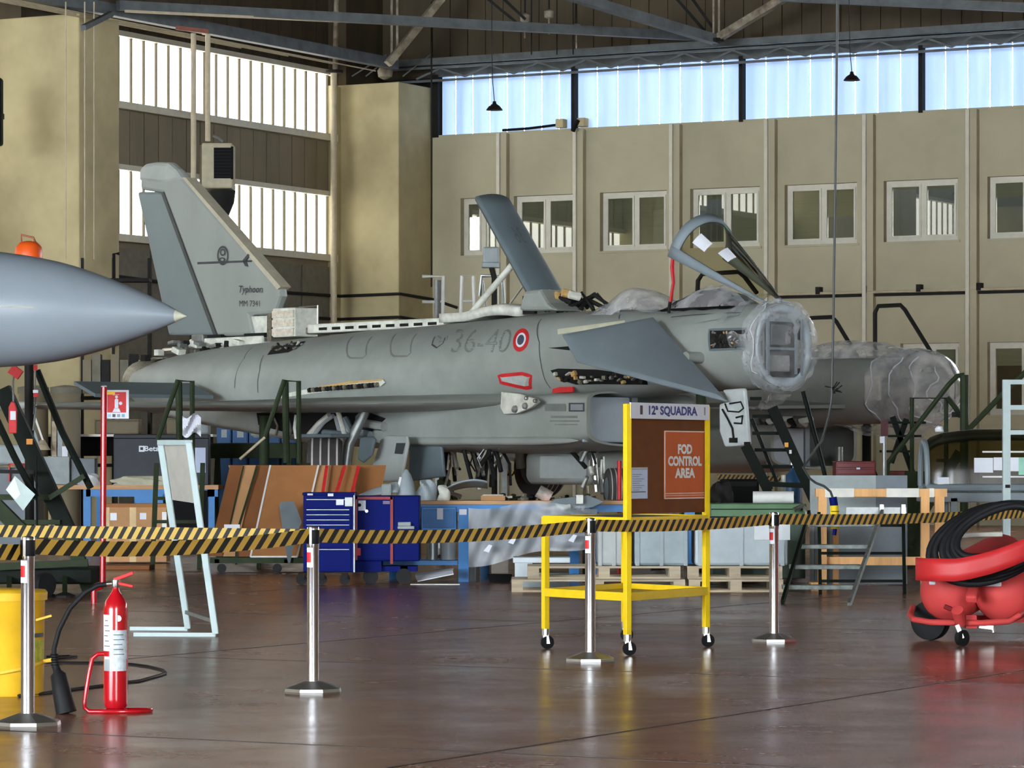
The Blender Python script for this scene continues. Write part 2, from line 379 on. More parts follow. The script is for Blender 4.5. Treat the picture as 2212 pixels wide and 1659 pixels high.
# ---- pillars
def pillar(a0, a1, b0, b1, z1, k):
    o = struct(abox(MB(), a0, a1, b0, b1, 0, z1), 'trim_%d' % k, m_conc, bevel=0.02)
    struct(abox(MB(), a0, a1, b0+1.4, b1, z1, ZR), 'trim_%d' % (k+20), m_brown)
    return o
p1 = pillar(55.8, 57.17, BP, 50, 10.16, 21); p2 = pillar(68.2, ABK+0.3, BP, BL+0.4, 10.0, 22)
pillar(40.2, 41.5, BP, 50, 10.16, 23); pillar(24.8, 26.0, BP, 50, 10.16, 25); pillar(10.2, 11.5, BP, 50, 10.16, 26)
# ---- left window wall
wlft = struct(MB(), 'wall_left', m_wall); mb = MB()
BAYS = [(57.17, 68.2), (41.5, 55.8), (26.0, 40.2), (11.5, 24.8)]
BL0 = BL
for a0, a1 in BAYS:
    BL = BL0 if a0 > 50 else 43.6
    abox(mb, a0, a1, BL+0.05, BL+0.3, 0, 6.05)
    abox(mb, a0, a1, BL+0.05, BL+0.3, 7.45, 8.8)
    abox(mb, a0, a1, BL+0.05, BL+0.3, 10.22, ZR)
BL = BL0
abox(mb, A0, 10.2, BL+0.05, BL+0.3, 0, ZR)
abox(mb, 68.2, ABK+0.4, BL+0.05, BL+0.3, 0, ZR); abox(mb, A0, ABK+0.4, 49.9, 50.2, 0, ZR)
wlft.data = mb.mesh('wall_left', m_panel, 0)
k = 31
m_bar = mat('window_bar', (92,84,62), 0.6, var=0.1)
for bi, (a0, a1) in enumerate(BAYS):
    BL = BL0 if bi == 0 else 43.6
    e1 = a1-0.45 if bi == 0 else a1
    for z0, z1 in ((6.05, 7.45), (8.8, 10.22)):
        wo = thing('window_%d' % k, 'tall barred run of sun-bleached translucent sheets', None, AB(a0, BL, z0), kind='structure'); k += 1
        n = 23 if bi == 0 else 28; w_ = (e1-a0)/n
        for i in range(n):
            abox(MB(), a0+i*w_+0.012, a0+(i+1)*w_-0.012, BL+0.10, BL+0.13, z0+0.04, z1-0.04).build('pane', m_glow, wo, world=True)
            abox(MB(), a0+(i+1)*w_-0.016, a0+(i+1)*w_+0.016, BL+0.05, BL+0.16, z0+0.02, z1-0.02).build('bar', m_bar, wo, world=True)
        abox(MB(), a0, e1+0.2, BL-0.1, BL+0.1, z0-0.12, z0+0.03).build('sill', m_frame, wo, world=True)
        abox(MB(), a0, e1+0.2, BL-0.06, BL+0.1, z1-0.03, z1+0.08).build('head_rail', m_frame, wo, world=True)
        for q in range(20):
            if bi: break
            s0 = a0+(e1-a0)*q/20; s1 = a0+(e1-a0)*(q+1)/20; zz = (7.53, 8.66) if z0 < 7 else (10.3, ZR-0.1)
            struct(abox(MB(), s0+0.012, s1-0.012, BL+0.02+random.uniform(0,.015), BL+0.05, *zz), 'panel', m_panel if z0 < 7 else m_brown, parent=wlft)
BL = BL0
struct(abox(MB(), ABK+0.1, ABK+0.3, BP-0.2, BP+4, 8.7, 10.3), 'wall_corner', m_dark)
# beige strip of wall beside pillar 2
struct(abox(MB(), 67.75, 68.2, BL-0.02, BL+0.1, 0, 9.95), 'trim_24', m_conc)
# ---- lower left wall dressing: dark recess panels and ledges
m_grey = mat('grey_board', (112,108,94), 0.7, var=0.15)
for i in range(7):
    s0 = 57.6+i*1.5
    struct(abox(MB(), s0, s0+1.42, BL, BL+0.05, 0.1, 3.2), 'panel', m_grey, parent=wlft)
    struct(abox(MB(), s0, s0+1.42, BL+0.01, BL+0.05, 3.4, 5.8), 'panel', m_grey, parent=wlft)
# ---- roof
struct(abox(MB(), -44.5, ABK+0.3, BR, 50, ZR, ZR+0.3), 'ceiling', m_brown)
# ---------------------------------------------------------------- roof steelwork, pipes, heater, lamps
NODE = AB(68.3, 40.1, 10.42); N1 = at(1545, 86, 75.0)
T = thing('roof_truss', 'latticed steel truss running along the back wall above the high windows', 'truss', AB(68.9, 25, 10.2))
def bp(px, z, a=68.9): return AB(a, b_on(px, a), z)
MB().bar(bp(850, 10.50), bp(2330, 10.50), .16, .15).build('chord', m_steel, T, world=True)
MB().bar(bp(850, 10.36), bp(2330, 10.36), .08, .05).build('chord', m_steel, T, world=True)
MB().bar(bp(850, 10.10, 69.2), bp(2330, 10.10, 69.2), .08, .05).build('chord', m_steel, T, world=True)
for k in range(14):
    x = 900+k*105; MB().bar(bp(x, 10.12), bp(x+52, 10.34), .05, .04).build('lattice_bar', m_steel, T, world=True); MB().bar(bp(x+52, 10.34), bp(x+104, 10.12), .05, .04).build('lattice_bar', m_steel, T, world=True)
T = thing('roof_truss', 'heavy blue-grey roof girder running over the barred windows at the left', 'truss', AB(60, 40.3, 10.2))
MB().bar(AB(50, 40.4, 10.42), NODE, .2, .24).build('chord', m_steel, T, world=True)
for k in range(4): MB().tube([AB(52, 40.2-.09*k, 10.24-.05*k), AB(67.6-k*2, 40.2-.09*k, 10.2-.04*k)], .016, 6).build('service_pipe', m_pipe, T, world=True)
MB().bar(at(255, 12, 69.5), at(1535, 80, 76.2), .2, .19).build('chord', m_steel, T, world=True)
MB().bar(at(270, 24, 69.2), at(735, 46, 72), .05, .05).build('service_pipe', m_pipe, T, world=True)
MB().bar(at(838, 138, 78), at(975, -30, 78.5), .24, .16).build('diagonal', m_steel2, T, world=True)
MB().bar(at(240, 30, 69), at(180, 60, 67), .1, .1).build('diagonal', m_steel, T, world=True)
MB().lathe([(.05,0),(.16,.06),(.18,.2),(.12,.3)], 14, Matrix.Translation(at(832, 172, 79.4))).build('bearing', m_steel2, T, world=True, smooth=45)
for x in (846, 858): MB().bar(at(x, 130, 78.6), at(x, -20, 78.6), .05, .05).build('hanger', m_steel2, T, world=True)
for x0, x1 in ((760, 835), (790, 850), (870, 930)): MB().bar(at(x0, 165, 79.5), at(x1, 118, 79.5), .03, .03).build('lattice_bar', m_steel, T, world=True)
T = thing('roof_truss', 'steel roof struts meeting at a node above the middle of the high windows', 'truss', (N1.x, N1.y, 10.2))
MB().bar(at(1225, -12, 72.5), N1, .22, .2).build('diagonal', m_steel, T, world=True)
MB().bar(N1, at(1720, -20, 74), .18, .16).build('diagonal', m_steel2, T, world=True)
for x in (1541, 1553): MB().bar(at(x, 82, 74.9), at(x, -20, 74.9), .04, .04).build('hanger', m_steel2, T, world=True)
for a_, b_ in (((1455, -10), (1525, 70)), ((1490, -10), (1540, 60)), ((1050, -5), (1115, 48)), ((1085, -5), (1135, 42))): MB().bar(at(*a_, 75.5), at(*b_, 75.5), .06, .06).build('brace', m_dark, T, world=True)
MB().bar(at(1690, -6, 73), at(2300, 20, 70), .2, .18).build('chord', m_steel, T, world=True)
MB().lathe([(.04,0),(.2,.05),(.2,.12),(.04,.16)], 12, Matrix.Translation(at(1545, 96, 75.0))).build('node_plate', m_dark, T, world=True)
for x, a_ in ((1130, 1), (1185, 0), (1220, 1)):
    MB().bar(at(x+18, 0, 75.8), at(x+18, 118, 75.8), .03, .03).build('hanger', m_dark, T, world=True)
# hoist blocks
for x, y in ((1134, 38), (1245, 60), (1186, 30)):
    h = thing('hoist_block', 'small pale pulley block hanging from roof steel at column %s' % {1134:'left of the three', 1245:'right of the three', 1186:'middle of the three'}[x], 'pulley', at(x, y, 75.7))
    MB().lathe([(.03,-.1),(.10,-.08),(.11,.06),(.03,.1)], 12).build('body', m_steel2, h, smooth=45); MB().tube([(0,0,-.1),(0,0,-.45)], .02).build('hook', m_steel2, h); MB().tube([(0,0,.1),(0,0,.8)], .02).build('hanger', m_dark, h)
# pendant lamps
for x, y, Y, lb in ((1068, 222, 66.0, 'dark cone lamp hanging before the left high window'), (1840, 158, 66.0, 'dark cone lamp hanging before the third high window')):
    t = thing('pendant_lamp', lb, 'lamp', at(x, y+16, Y), group='cone lamps before the high windows')
    MB().lathe([(.16,0),(.15,.02),(.10,.08),(.04,.12),(.03,.17)], 20).build('shade', mat('lamp_shade_black', (30,22,22), .5, var=.1), t, smooth=45)
    MB().tube([(0,0,.17),(-.03,0,.5),(-.05,0,1.1),(-.05,0,2.4)], .008, 6).build('cord', m_dark, t)
# drop cables in front of the wall
for x, y1, Y, lb in ((142, 560, 66.9, 'thin pale drop cable down the leftmost pillar face'), (183, 560, 67.6, 'thin pale drop cable on the shaded side of the left pillar, left one'), (203, 560, 67.9, 'thin pale drop cable on the shaded side of the left pillar, right one'), (932, 620, 79.0, 'thin dark cable in the corner beside the middle pillar')):
    p = at(x, y1, Y); o = MB().tube([p, at(x, 4, Y)], .014 if x != 932 else .02, 6).build('drop_cable', m_pipe if x != 932 else m_dark); tag(o, lb, 'cable')
# vertical pipe left of pillar 2
t = thing('riser_pipe', 'pale vertical pipe beside the middle pillar rising to the roof', 'pipe', (at(721, 860, 78.6).x, 78.6, 0))
MB().tube([at(721, 1150, 78.6), at(721, 155, 78.6)], .075, 12).build('pipe', m_pipe, t, world=True, smooth=1)
MB().tube([at(724, 150, 78.6), at(727, -20, 78.6)], .06, 12).build('pipe', m_steel2, t, world=True, smooth=1)
MB().lathe([(.2,0),(.2,.06),(.1,.06)], 14, Matrix.Translation(at(722, 158, 78.6))).build('collar', m_dark, t, world=True)
# unit heater with flues
hp = at(470, 410, 70.5); H = thing('unit_heater', 'beige unit heater with black louvre hung before the barred windows', 'heater', (hp.x, hp.y, hp.z))
hb = MB().box(0.0, .25, .48, .62, .8, .92); hb.build('casing', mat('heater_beige', (176,168,140), .5, var=.12), H, bevel=.03)
MB().b2(-.36,-.28,-.1,.5,.05,.9).build('side_panel', m_panel, H)
MB().b2(-.06,.30,-.19,-.15,.22,.84).build('louvre_back', m_black, H)
for k in range(9): MB().bar((-.05,-.20,.26+.065*k),(.29,-.20,.26+.065*k),.03,.012).build('louvre', m_dark, H)
MB().bar((.31,-.2,.2),(.31,-.2,.86),.03,.05).build('louvre_frame', m_black, H)
MB().lathe([(.30,0),(.27,-.25),(.12,-.62),(.1,-.7)], 12, Matrix.Translation((.05,.2,.0))).build('duct', m_dark, H, smooth=45)
MB().tube([at(418, 405, 70.2), at(418, 72, 70.2)], .055, 12).build('flue', m_pipe, H, world=True, smooth=1)
MB().tube([at(449, 305, 70.4), at(449, 75, 70.4), at(440, 70, 70.5)], .055, 12).build('flue', m_pipe, H, world=True, smooth=1)
MB().tube([at(460, 293, 70.3), at(472, 298, 70.3), at(482, 306, 70.3)], .03, 8).build('gas_pipe', m_alu, H, world=True)
MB().bar(at(380, 60, 70.3), at(450, 68, 70.3), .1, .08).build('bracket', mat('rust_red', (120,60,40), .6, var=.2), H, world=True)
# conduits along the lower left wall and pillar 2
for z_, lb in ((5.15, 'dark conduit looped along the left wall and round the middle pillar, upper run'), (4.62, 'dark conduit along the left wall and round the middle pillar, lower run')):
    a = 68.1; o = MB().tube([AB(57.4, BL-.06, z_+.1), AB(62, BL-.06, z_-.04), AB(68.1, BL-.06, z_), AB(68.1, BP-.08, z_+.02), AB(69.65, BP-.08, z_-.05), AB(69.65, BP-.7, z_-.25)], .035, 8).build('conduit', m_dark); tag(o, lb, 'conduit')
# drums and shelving by the left wall
for k, x in enumerate((72, 142)):
    q = at(x, 862, 60.5); t = thing('storage_drum', ('tall beige drum half hidden under the nose cone, left one', 'tall beige drum under the nose cone, right one')[k], 'drum', (q.x, q.y, 0))
    MB().lathe([(.26,0),(.26,2.6),(.24,2.62)], 24).build('shell', m_panel, t, smooth=45); MB().lathe([(.275,2.55),(.275,2.66),(.05,2.7)], 24).build('lid', m_grey, t, smooth=45)
sh = thing('storage_rack', 'dark steel storage rack against the left wall behind the nose cone', 'rack', (X_of(235, 62), 62, 0))
for z_ in (1.3, 2.5, 3.9, 4.6): MB().bar(at(150, 800, 62)*0+Vector((X_of(175,62),62,z_)), Vector((X_of(325,62),62,z_)), .5, .06).build('shelf', m_dark, sh, world=True)
for x in (178, 245, 322): MB().bar(Vector((X_of(x,62),62,0)), Vector((X_of(x,62),62,5.0)), .05).build('upright', m_dark, sh, world=True)
for k in range(7):
    x = 182+k*20; MB().box(X_of(x+8,62),62,2.53+.35,.15,.3,.6+.2*(k%2)).build('binder', (m_panel,m_grey,m_dark)[k%3], sh, world=True)
MB().tube([at(246, 640, 62), at(246, 548, 62), at(258, 548, 62)], .03).build('bracket', m_black, sh, world=True)
t = thing('wall_cable', 'black cable with two junction boxes along the sill of the high windows', 'cable', AB(ABK-.2, pxb(1240), 8.9))
MB().tube([AB(ABK-.2, pxb(1095), 8.92), AB(ABK-.2, pxb(1150), 8.93), AB(ABK-.2, pxb(1228), 8.99)], .03, 8).build('cable', m_black, t, world=True, smooth=1)
for p_ in (1222, 1268): abox(MB(), ABK-.32, ABK-.1, pxb(p_)-.1, pxb(p_)+.1, 8.9, 9.1).build('junction_box', m_conc, t, world=True, bevel=.02)
MB().tube([AB(ABK-.34, pxb(1252), 8.8), AB(ABK-.34, pxb(1264), 9.05)], .05, 8).build('bracket', m_black, t, world=True)
# ---------------------------------------------------------------- the stripped jet on jacks, and its sisters
m_ac = mat('aircraft_grey', (156,162,156), 0.42, var=0.07, scale=1.1, rgb2=(144,150,144), spec=0.4, bump=0.02)
m_acb = mat('aircraft_blue_grey', (130,142,148), 0.45, var=0.06, scale=2.0, spec=0.4)
m_acd = mat('aircraft_dark_grey', (102,115,120), 0.45, var=0.08, scale=2.0, spec=0.4)
m_fin = mat('fin_grey', (150,156,150), 0.42, var=0.06, scale=1.5, stretch=(1,1,0.3))
m_rud = mat('rudder_grey', (122,133,134), 0.42, var=0.05, scale=1.5)
m_seam = mat('panel_seam', (74,78,76), 0.6, var=0.1)
m_mark = mat('marking_grey', (118,123,119), 0.55, var=0.12)
m_mark2 = mat('marking_charcoal', (62,66,68), 0.55, var=0.1)
m_red = mat('red_paint', (190,26,30), 0.45, var=0.1)
m_redt = mat('red_tape', (204,40,42), 0.55, var=0.12, scale=12)
m_blue = mat('roundel_core', (70,78,92), 0.5, var=0.05)
m_prim = mat('white_primer', (224,226,214), 0.5, var=0.12, scale=5, rgb2=(200,202,190))
m_tan = mat('sealant_tan', (206,168,104), 0.6, var=0.15)
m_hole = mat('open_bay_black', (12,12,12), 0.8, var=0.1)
m_gut = mat('bay_fittings', (134,130,116), 0.4, metal=0.6, var=0.35, scale=25)
m_metal = mat('bright_metal', (196,196,192), 0.28, metal=1.0, var=0.1, scale=8)
m_alu = mat('dull_aluminium', (150,154,152), 0.42, metal=0.7, var=0.15, scale=9)
m_tyre = mat('tyre_rubber', (66,64,64), 0.75, var=0.15)
m_tgrv = mat('tyre_pale_groove', (196,190,182), 0.7, var=0.1)
m_foil = mat('black_foil', (12,12,10), 0.3, var=0.5, scale=14, bump=1.5, spec=.35)
m_gpart0 = mat('bay_part_grey', (158,166,168), 0.5, var=0.1, scale=4)
m_film = film('clear_film', (244,248,252), 0.80, 0.12, 5.0, 0.7)
m_film2 = film('milky_film', (240,242,244), 0.62, 0.16, 3.5, 0.7)
m_canopy = glass('smoked_acrylic', (0.70,0.67,0.53), 1.6, 0.05); m_canopy2 = glass('dark_smoked_acrylic', (0.50,0.47,0.32), 1.45, 0.2)
TH = R(40); AFT = Vector((-math.sin(TH), math.cos(TH), 0)); STB = Vector((-math.cos(TH), -math.sin(TH), 0))
ROTZ = math.atan2(AFT.y, AFT.x); NOSE = Vector((3.317, 42.6, 0))
def interp(st, u):
    us = [s[0] for s in st]
    return [float(np.interp(u, us, [s[k] for s in st])) for k in range(1, len(st[0]))]
# stations: aft distance, half width, bottom, top, widest height, exponent above, exponent below
FUS = [(0,.49,2.27,3.32,2.78,2.2,2.2),(.5,.56,2.26,3.33,2.78,2.3,2.3),(1,.63,2.26,3.31,2.78,2.5,2.4),(2,.74,2.24,3.31,2.75,2.7,2.5),(3,.85,2.18,3.33,2.66,2.7,2.6),
       (4,.97,2.06,3.34,2.58,2.4,2.6),(5,1.06,1.98,3.30,2.52,2.2,2.6),(6,1.12,1.95,3.27,2.48,2.1,2.6),(8,1.16,1.93,3.22,2.45,2.1,2.6),(10,1.13,1.95,3.13,2.46,2.15,2.6),
       (11.5,1.06,2.0,3.07,2.5,2.2,2.5),(12.5,.98,2.08,2.98,2.5,2.3,2.4),(13.0,.92,2.12,2.9,2.5,2.3,2.4)]
_us = np.array([s[0] for s in FUS])
def smooth_tab(tab, n=160):
    us = np.array([s[0] for s in tab], float); g = np.linspace(us[0], us[-1], n); out = []
    for k in range(1, len(tab[0])):
        y = np.interp(g, us, [s[k] for s in tab]); kern = np.hanning(13); kern /= kern.sum()
        yp = np.pad(y, 6, mode='edge'); yp[:6] = 2*y[0]-y[6:0:-1]; yp[-6:] = 2*y[-1]-y[-2:-8:-1]
        out.append(np.convolve(yp, kern, 'valid'))
    return g, out
FG, FT = smooth_tab(FUS)
def fus(u): return [float(np.interp(u, FG, t)) for t in FT]
def fus_pt(u, t, grow=0.0):
    w_, zb, zt, zc, nt, nb = fus(u); c, s = math.cos(t), math.sin(t); n_ = nt if s >= 0 else nb; h = (zt-zc) if s >= 0 else (zc-zb)
    return Vector((u, math.copysign(abs(c)**(2/n_), c)*(w_+grow), zc+math.copysign(abs(s)**(2/n_), s)*(h+grow)))
def side(u, z, off=0.006):
    """point on the starboard skin at aft distance u and height z"""
    w_, zb, zt, zc, nt, nb = fus(u); h, n_ = ((zt-zc), nt) if z >= zc else ((zc-zb), nb)
    q = min(0.999, abs((z-zc)/h)); l = w_*(1-q**n_)**(1/n_)
    ny = (l/w_)**(n_-1)/w_; nz = math.copysign(q**(n_-1)/h, z-zc); k = math.hypot(ny, nz) or 1
    return Vector((u, l+off*ny/k, z+off*nz/k))
def inv_l(px, py, l):
    """aft distance and height of the point at lateral offset l seen at a pixel"""
    t = (px-CX)/FPX        # (NX+u*ax+l*sx) = t*(NY+u*ay+l*sy)
    u = (t*(NOSE.y+l*STB.y)-(NOSE.x+l*STB.x))/(AFT.x-t*AFT.y); Y = NOSE.y+u*AFT.y+l*STB.y
    return u, CH-(py-CY)*Y/FPX
def cpt(x, y, l): u, z = inv_l(x, y, l); return (u, l, z)
def uz(px, py):
    l = 0.9
    for _ in range(40):
        u, z = inv_l(px, py, l); w_, zb, zt, zc, nt, nb = fus(min(max(u, 0), 13)); zz = min(max(z, zb+0.01), zt-0.01)
        l = 0.5*l+0.5*side(min(max(u, 0), 13), zz, 0).y
    return u, zz
def patch(poly, mt, name, parent, off=0.008, rings=5, px=True, solid=0):
    """surface patch: outline (pixels or aft/height) laid on the starboard skin"""
    pts = [uz(*p) for p in poly] if px else list(poly); dense = []
    for i in range(len(pts)):
        a, b = np.array(pts[i]), np.array(pts[(i+1) % len(pts)]); k = max(1, int(np.hypot(*(b-a))/0.06))
        dense += [tuple(a+(b-a)*j/k) for j in range(k)]
    c = np.mean(dense, 0); n = len(dense); mb = MB(); vs = []; fs = []
    for r in range(rings+1):
        q = 1-r/rings
        for p in dense:
            uu, zz = c+(np.array(p)-c)*max(q, 0.001); vs.append(side(uu, zz, off))
    for r in range(rings):
        for j in range(n): fs.append((r*n+j, r*n+(j+1)%n, (r+1)*n+(j+1)%n, (r+1)*n+j))
    return mb.add(vs, fs).build(name, mt, parent, smooth=60, solid=solid)
def ribbon(path, width, mt, name, parent, off=0.007, px=True, closed=False):
    pts = [np.array(uz(*p)) if px else np.array(p) for p in path]; dense = []
    m_ = len(pts); rng = range(m_ if closed else m_-1)
    for i in rng:
        a, b = pts[i], pts[(i+1) % m_]; k = max(1, int(np.hypot(*(b-a))/0.05)); dense += [a+(b-a)*j/k for j in range(k)]
    if not closed: dense.append(pts[-1])
    mb = MB(); n = len(dense); vs = []; fs = []
    for i in range(n):
        d = (dense[(i+1) % n]-dense[i-1]) if closed else dense[min(i+1, n-1)]-dense[max(i-1, 0)]
        d = d/(np.hypot(*d) or 1); nn = np.array((-d[1], d[0]))*width/2
        for s_ in (1, -1):
            q = dense[i]+nn*s_; vs.append(side(q[0], q[1], off))
    for i in range(n if closed else n-1):
        j = (i+1) % n; fs.append((2*i, 2*i+1, 2*j+1, 2*j))
    return mb.add(vs, fs).build(name, mt, parent, smooth=60)
def skin_text(body, px0, px1, mt, name, parent, slant=0.15, bold=0.0, aspect=None):
    """lettering between two pixel corners, mapped on the skin"""
    (x0, y0), (x1, y1) = px0, px1
    v, f = text_mesh(body, x1-x0, y1-y0, bold)
    me = bpy.data.meshes.new('t'); me.from_pydata([tuple(p) for p in v], [], f); bm = bmesh.new(); bm.from_mesh(me)
    bmesh.ops.triangulate(bm, faces=bm.faces)
    for _ in range(2): bmesh.ops.subdivide_edges(bm, edges=[e for e in bm.edges if e.calc_length() > 7], cuts=1, use_grid_fill=False); bmesh.ops.triangulate(bm, faces=bm.faces)
    cx, cy = (x0+x1)/2, (y0+y1)/2; vs = []
    for p in bm.verts:
        u, z = uz(cx+p.co.x+slant*p.co.y, cy-p.co.y); vs.append(side(u, z, 0.008))
    fs = [tuple(q.index for q in fc.verts) for fc in bm.faces]; bm.free(); bpy.data.meshes.remove(me)
    return MB().add(vs, fs).build(name, mt, parent)
def airfoil(c, t, n=10):
    """chord c thickness t: list of (x aft, z) around, blunt nose"""
    up = [(c*(1-math.cos(math.pi*i/n))/2, t/2*(1.9*math.sqrt((1-math.cos(math.pi*i/n))/2)*(1-(1-math.cos(math.pi*i/n))/2)+0.06*(1-math.cos(math.pi*i/n))/2)) for i in range(n+1)]
    return up+[(x, -z) for x, z in up[-2:0:-1]]
def surf(secs, name, mt, parent):
    """loft through sections: (u, l, z, chord, thick, pitch)"""
    mb = MB(); m_ = None; vs = []; fs = []
    for (u, l, z, c, t, pit, sgn) in secs:
        pr = airfoil(c, t); m_ = len(pr)
        for x, zz in pr: vs.append((u+x*math.cos(pit)+zz*math.sin(pit), l*sgn, z-x*math.sin(pit)*-1+zz*math.cos(pit)))
    for i in range(len(secs)-1):
        for j in range(m_): fs.append((i*m_+j, i*m_+(j+1)%m_, (i+1)*m_+(j+1)%m_, (i+1)*m_+j))
    fs.append(tuple(range(m_))); fs.append(tuple((len(secs)-1)*m_+j for j in range(m_)))
    return mb.add(vs, fs).build(name, mt, parent, smooth=50)
def body_loft(u0, u1, n=110, m=56):
    mb = MB(); mb.grid(lambda a, b: fus_pt(u0+(u1-u0)*a, 2*math.pi*b), n, m, wrapv=True)
    mb.f.append(tuple(range(m))); mb.f.append(tuple(n*m+j for j in range(m))); return mb
# intake duct and belly box: stations aft distance, half width, bottom, top
BOX = [(2.55,.96,1.64,2.27),(3.2,1.0,1.60,2.26),(4,1.05,1.57,2.24),(5,1.08,1.57,2.2),(7,1.06,1.6,2.15),(9,.98,1.7,2.15),(11,.85,1.9,2.2),(12.3,.75,2.05,2.3)]
def belly():
    mb = MB(); n = 40; sec = []
    def ring(u, sc=1.0):
        w_, zb, zt = interp(BOX, u); zc = (zb+zt)/2; h = (zt-zb)/2; out = []
        for j in range(40):
            t = 2*math.pi*j/40; c, s = math.cos(t), math.sin(t); k = 0.28
            out.append((u, math.copysign(abs(c)**k, c)*w_*sc, zc+math.copysign(abs(s)**k, s)*h*sc - (0.09*(1-(abs(c)**k)**2) if s < 0 else 0)))
        return out
    rs = [ring(2.55+(12.3-2.55)*i/n) for i in range(n+1)]
    # duct inside the lip
    ins = [[(p[0]+du, p[1]*k, 1.95+(p[2]-1.95)*k) for p in ring(2.55)] for du, k in ((0.0,0.93),(0.5,0.9),(1.6,0.78),(2.6,0.7))]
    allr = ins[::-1]+rs; vs = [p for r in allr for p in r]; fs = []
    for i in range(len(allr)-1):
        for j in range(40): fs.append((i*40+j, i*40+(j+1)%40, (i+1)*40+(j+1)%40, (i+1)*40+j))
    fs.append(tuple(range(40))); fs.append(tuple((len(allr)-1)*40+j for j in range(40)))
    return mb.add(vs, fs)
def jet(name, label, org, dz, full_kit):
    """the airframe shared by the aircraft in the hall: fuselage, belly, wings, canards"""
    j = thing(name, label, 'aircraft', (org[0], org[1], dz), ROTZ)
    body_loft(0.0, 13.0).build('fuselage', m_ac, j, smooth=50)
    belly().build('intake_trunk', m_ac, j, smooth=45)
    MB().b2(2.66, 2.72, .12, .90, 1.62, 2.2).build('intake_blank', mat('intake_blank_paint', (168,180,188), .45, var=.06, scale=2), j, bevel=.02); MB().b2(2.7, 4.4, -.05, .05, 1.6, 2.2).build('intake_splitter', m_acb, j)
    for sg in (1, -1):
        surf([(3.7,.92,2.16,6.6,.36,0,sg),(4.15,1.08,2.15,6.2,.30,0,sg),(6.3,3.1,2.12,4.0,.17,0,sg),(8.45,5.15,2.12,1.75,.11,0,sg),(8.75,5.3,2.12,1.35,.05,0,sg)], 'wing', m_ac, j)
        mb = MB(); f0 = [(10.18,1.35),(10.18,3.35),(10.72,3.35),(10.72,1.35)]
        vs = [(x, y*sg, (2.32 if x < 10.3 else 2.50)+dzz) for dzz in (0,-0.05) for x, y in f0]
        mb.add(vs, [(0,1,2,3),(7,6,5,4),(0,1,5,4),(1,2,6,5),(2,3,7,6),(3,0,4,7)]).build('flaperon', m_acd, j)
        # wing tip pod
        M = Matrix.Translation((8.2, 5.35*sg, 2.12)) @ Matrix.Rotation(R(90), 4, 'Y')
        MB().lathe([(0.005,.3),(.03,.4),(.05,.6),(.055,.9),(.05,1.9),(.03,2.1)], 14, M).build('wing_tip_pod', m_ac, j, smooth=50)
        # engine nozzles
        M = Matrix.Translation((12.7, 0.46*sg, 2.52)) @ Matrix.Rotation(R(90), 4, 'Y')
        MB().lathe([(.40,0),(.42,.3),(.37,.62),(.33,.64),(.36,.3),(.30,.1)], 26, M, close=False).build('nozzle', m_gut, j, smooth=50)
    return j
J = jet('fighter_jet', 'grey fighter jet stripped for overhaul, open airbrake and tail fin, behind the workbenches', NOSE, 0.0, True)
def px_plane(poly, l): return [inv_l(x, y, l) for x, y in poly]
def slab(poly, l, t, name, mt, parent, bevel=0, px=True):
    """flat plate standing in the aircraft's lengthwise plane at lateral l"""
    pts = px_plane(poly, l) if px else poly; n = len(pts)
    vs = [(u, l+t/2, z) for u, z in pts]+[(u, l-t/2, z) for u, z in pts]
    return MB().add(vs, [tuple(range(n)), tuple(range(n, 2*n))[::-1]]+[(i, (i+1)%n, n+(i+1)%n, n+i) for i in range(n)]).build(name, mt, parent, bevel=bevel)
# ---- fin and rudder
slab([(312,392),(310,365),(322,355),(345,351),(372,352),(390,366),(404,386),(612,622),(614,640),(600,678),(548,682),(556,724),(478,727),(362,418),(312,410)], 0, .16, 'tail_fin', m_fin, J, bevel=0.05)
slab([(303,415),(358,415),(474,724),(371,725)], 0, .13, 'rudder', m_rud, J, bevel=0.04)
slab([(309,392),(311,364),(323,354),(346,350),(373,351),(391,366),(408,390),(360,398)], 0, .19, 'fin_tip', mat('fin_tip_grey', (166,172,166), .45, var=.1, scale=3), J, bevel=0.06)
slab([(404,384),(412,384),(618,620),(610,626)], 0, .19, 'fin_leading_edge', mat('fin_edge_worn', (186,180,158), .5, var=.12), J)
slab([(357,415),(363,415),(479,726),(472,726)], 0, .18, 'rudder_gap', m_seam, J)
slab([(548,684),(590,681),(580,722),(557,722)], 0, .1, 'fin_root_bracket', m_prim, J, bevel=.01)
L = 0.085
def fin_text(body, x0, y0, x1, y1, name, mt, bold=0.0, slant=0.0):
    v, f = text_mesh(body, x1-x0, y1-y0, bold); cx, cy = (x0+x1)/2, (y0+y1)/2
    MB().add([(lambda q: (q[0], L+0.01, q[1]))(inv_l(cx+p[0]+slant*p[1], cy-p[1], L+0.01)) for p in v], f).build(name, mt, J)
fin_text('Typhoon', 515, 617, 567, 637, 'fin_lettering', m_mark2, 0.01, .15)
fin_text('MM 7341', 517, 649, 561, 662, 'fin_serial', m_mark2)
slab([(427,566),(543,562),(543,566),(427,571)], L+.005, .012, 'fin_arrow', m_mark2, J)
slab([(524,563),(536,548),(540,551),(533,563),(548,563),(533,566),(536,576),(530,575)], L+.005, .012, 'fin_arrow_head', m_mark2, J)
def px_ring(cx, cy, rx, ry, t, l, name, mt, n=28):
    vs = []; fs = []
    for i in range(n):
        a = 2*math.pi*i/n
        for k in (1, t): u, z = inv_l(cx+rx*k*math.cos(a), cy-ry*k*math.sin(a), l); vs.append((u, l, z))
    for i in range(n): j = (i+1) % n; fs.append((2*i, 2*j, 2*j+1, 2*i+1))
    MB().add(vs, fs).build(name, mt, J)
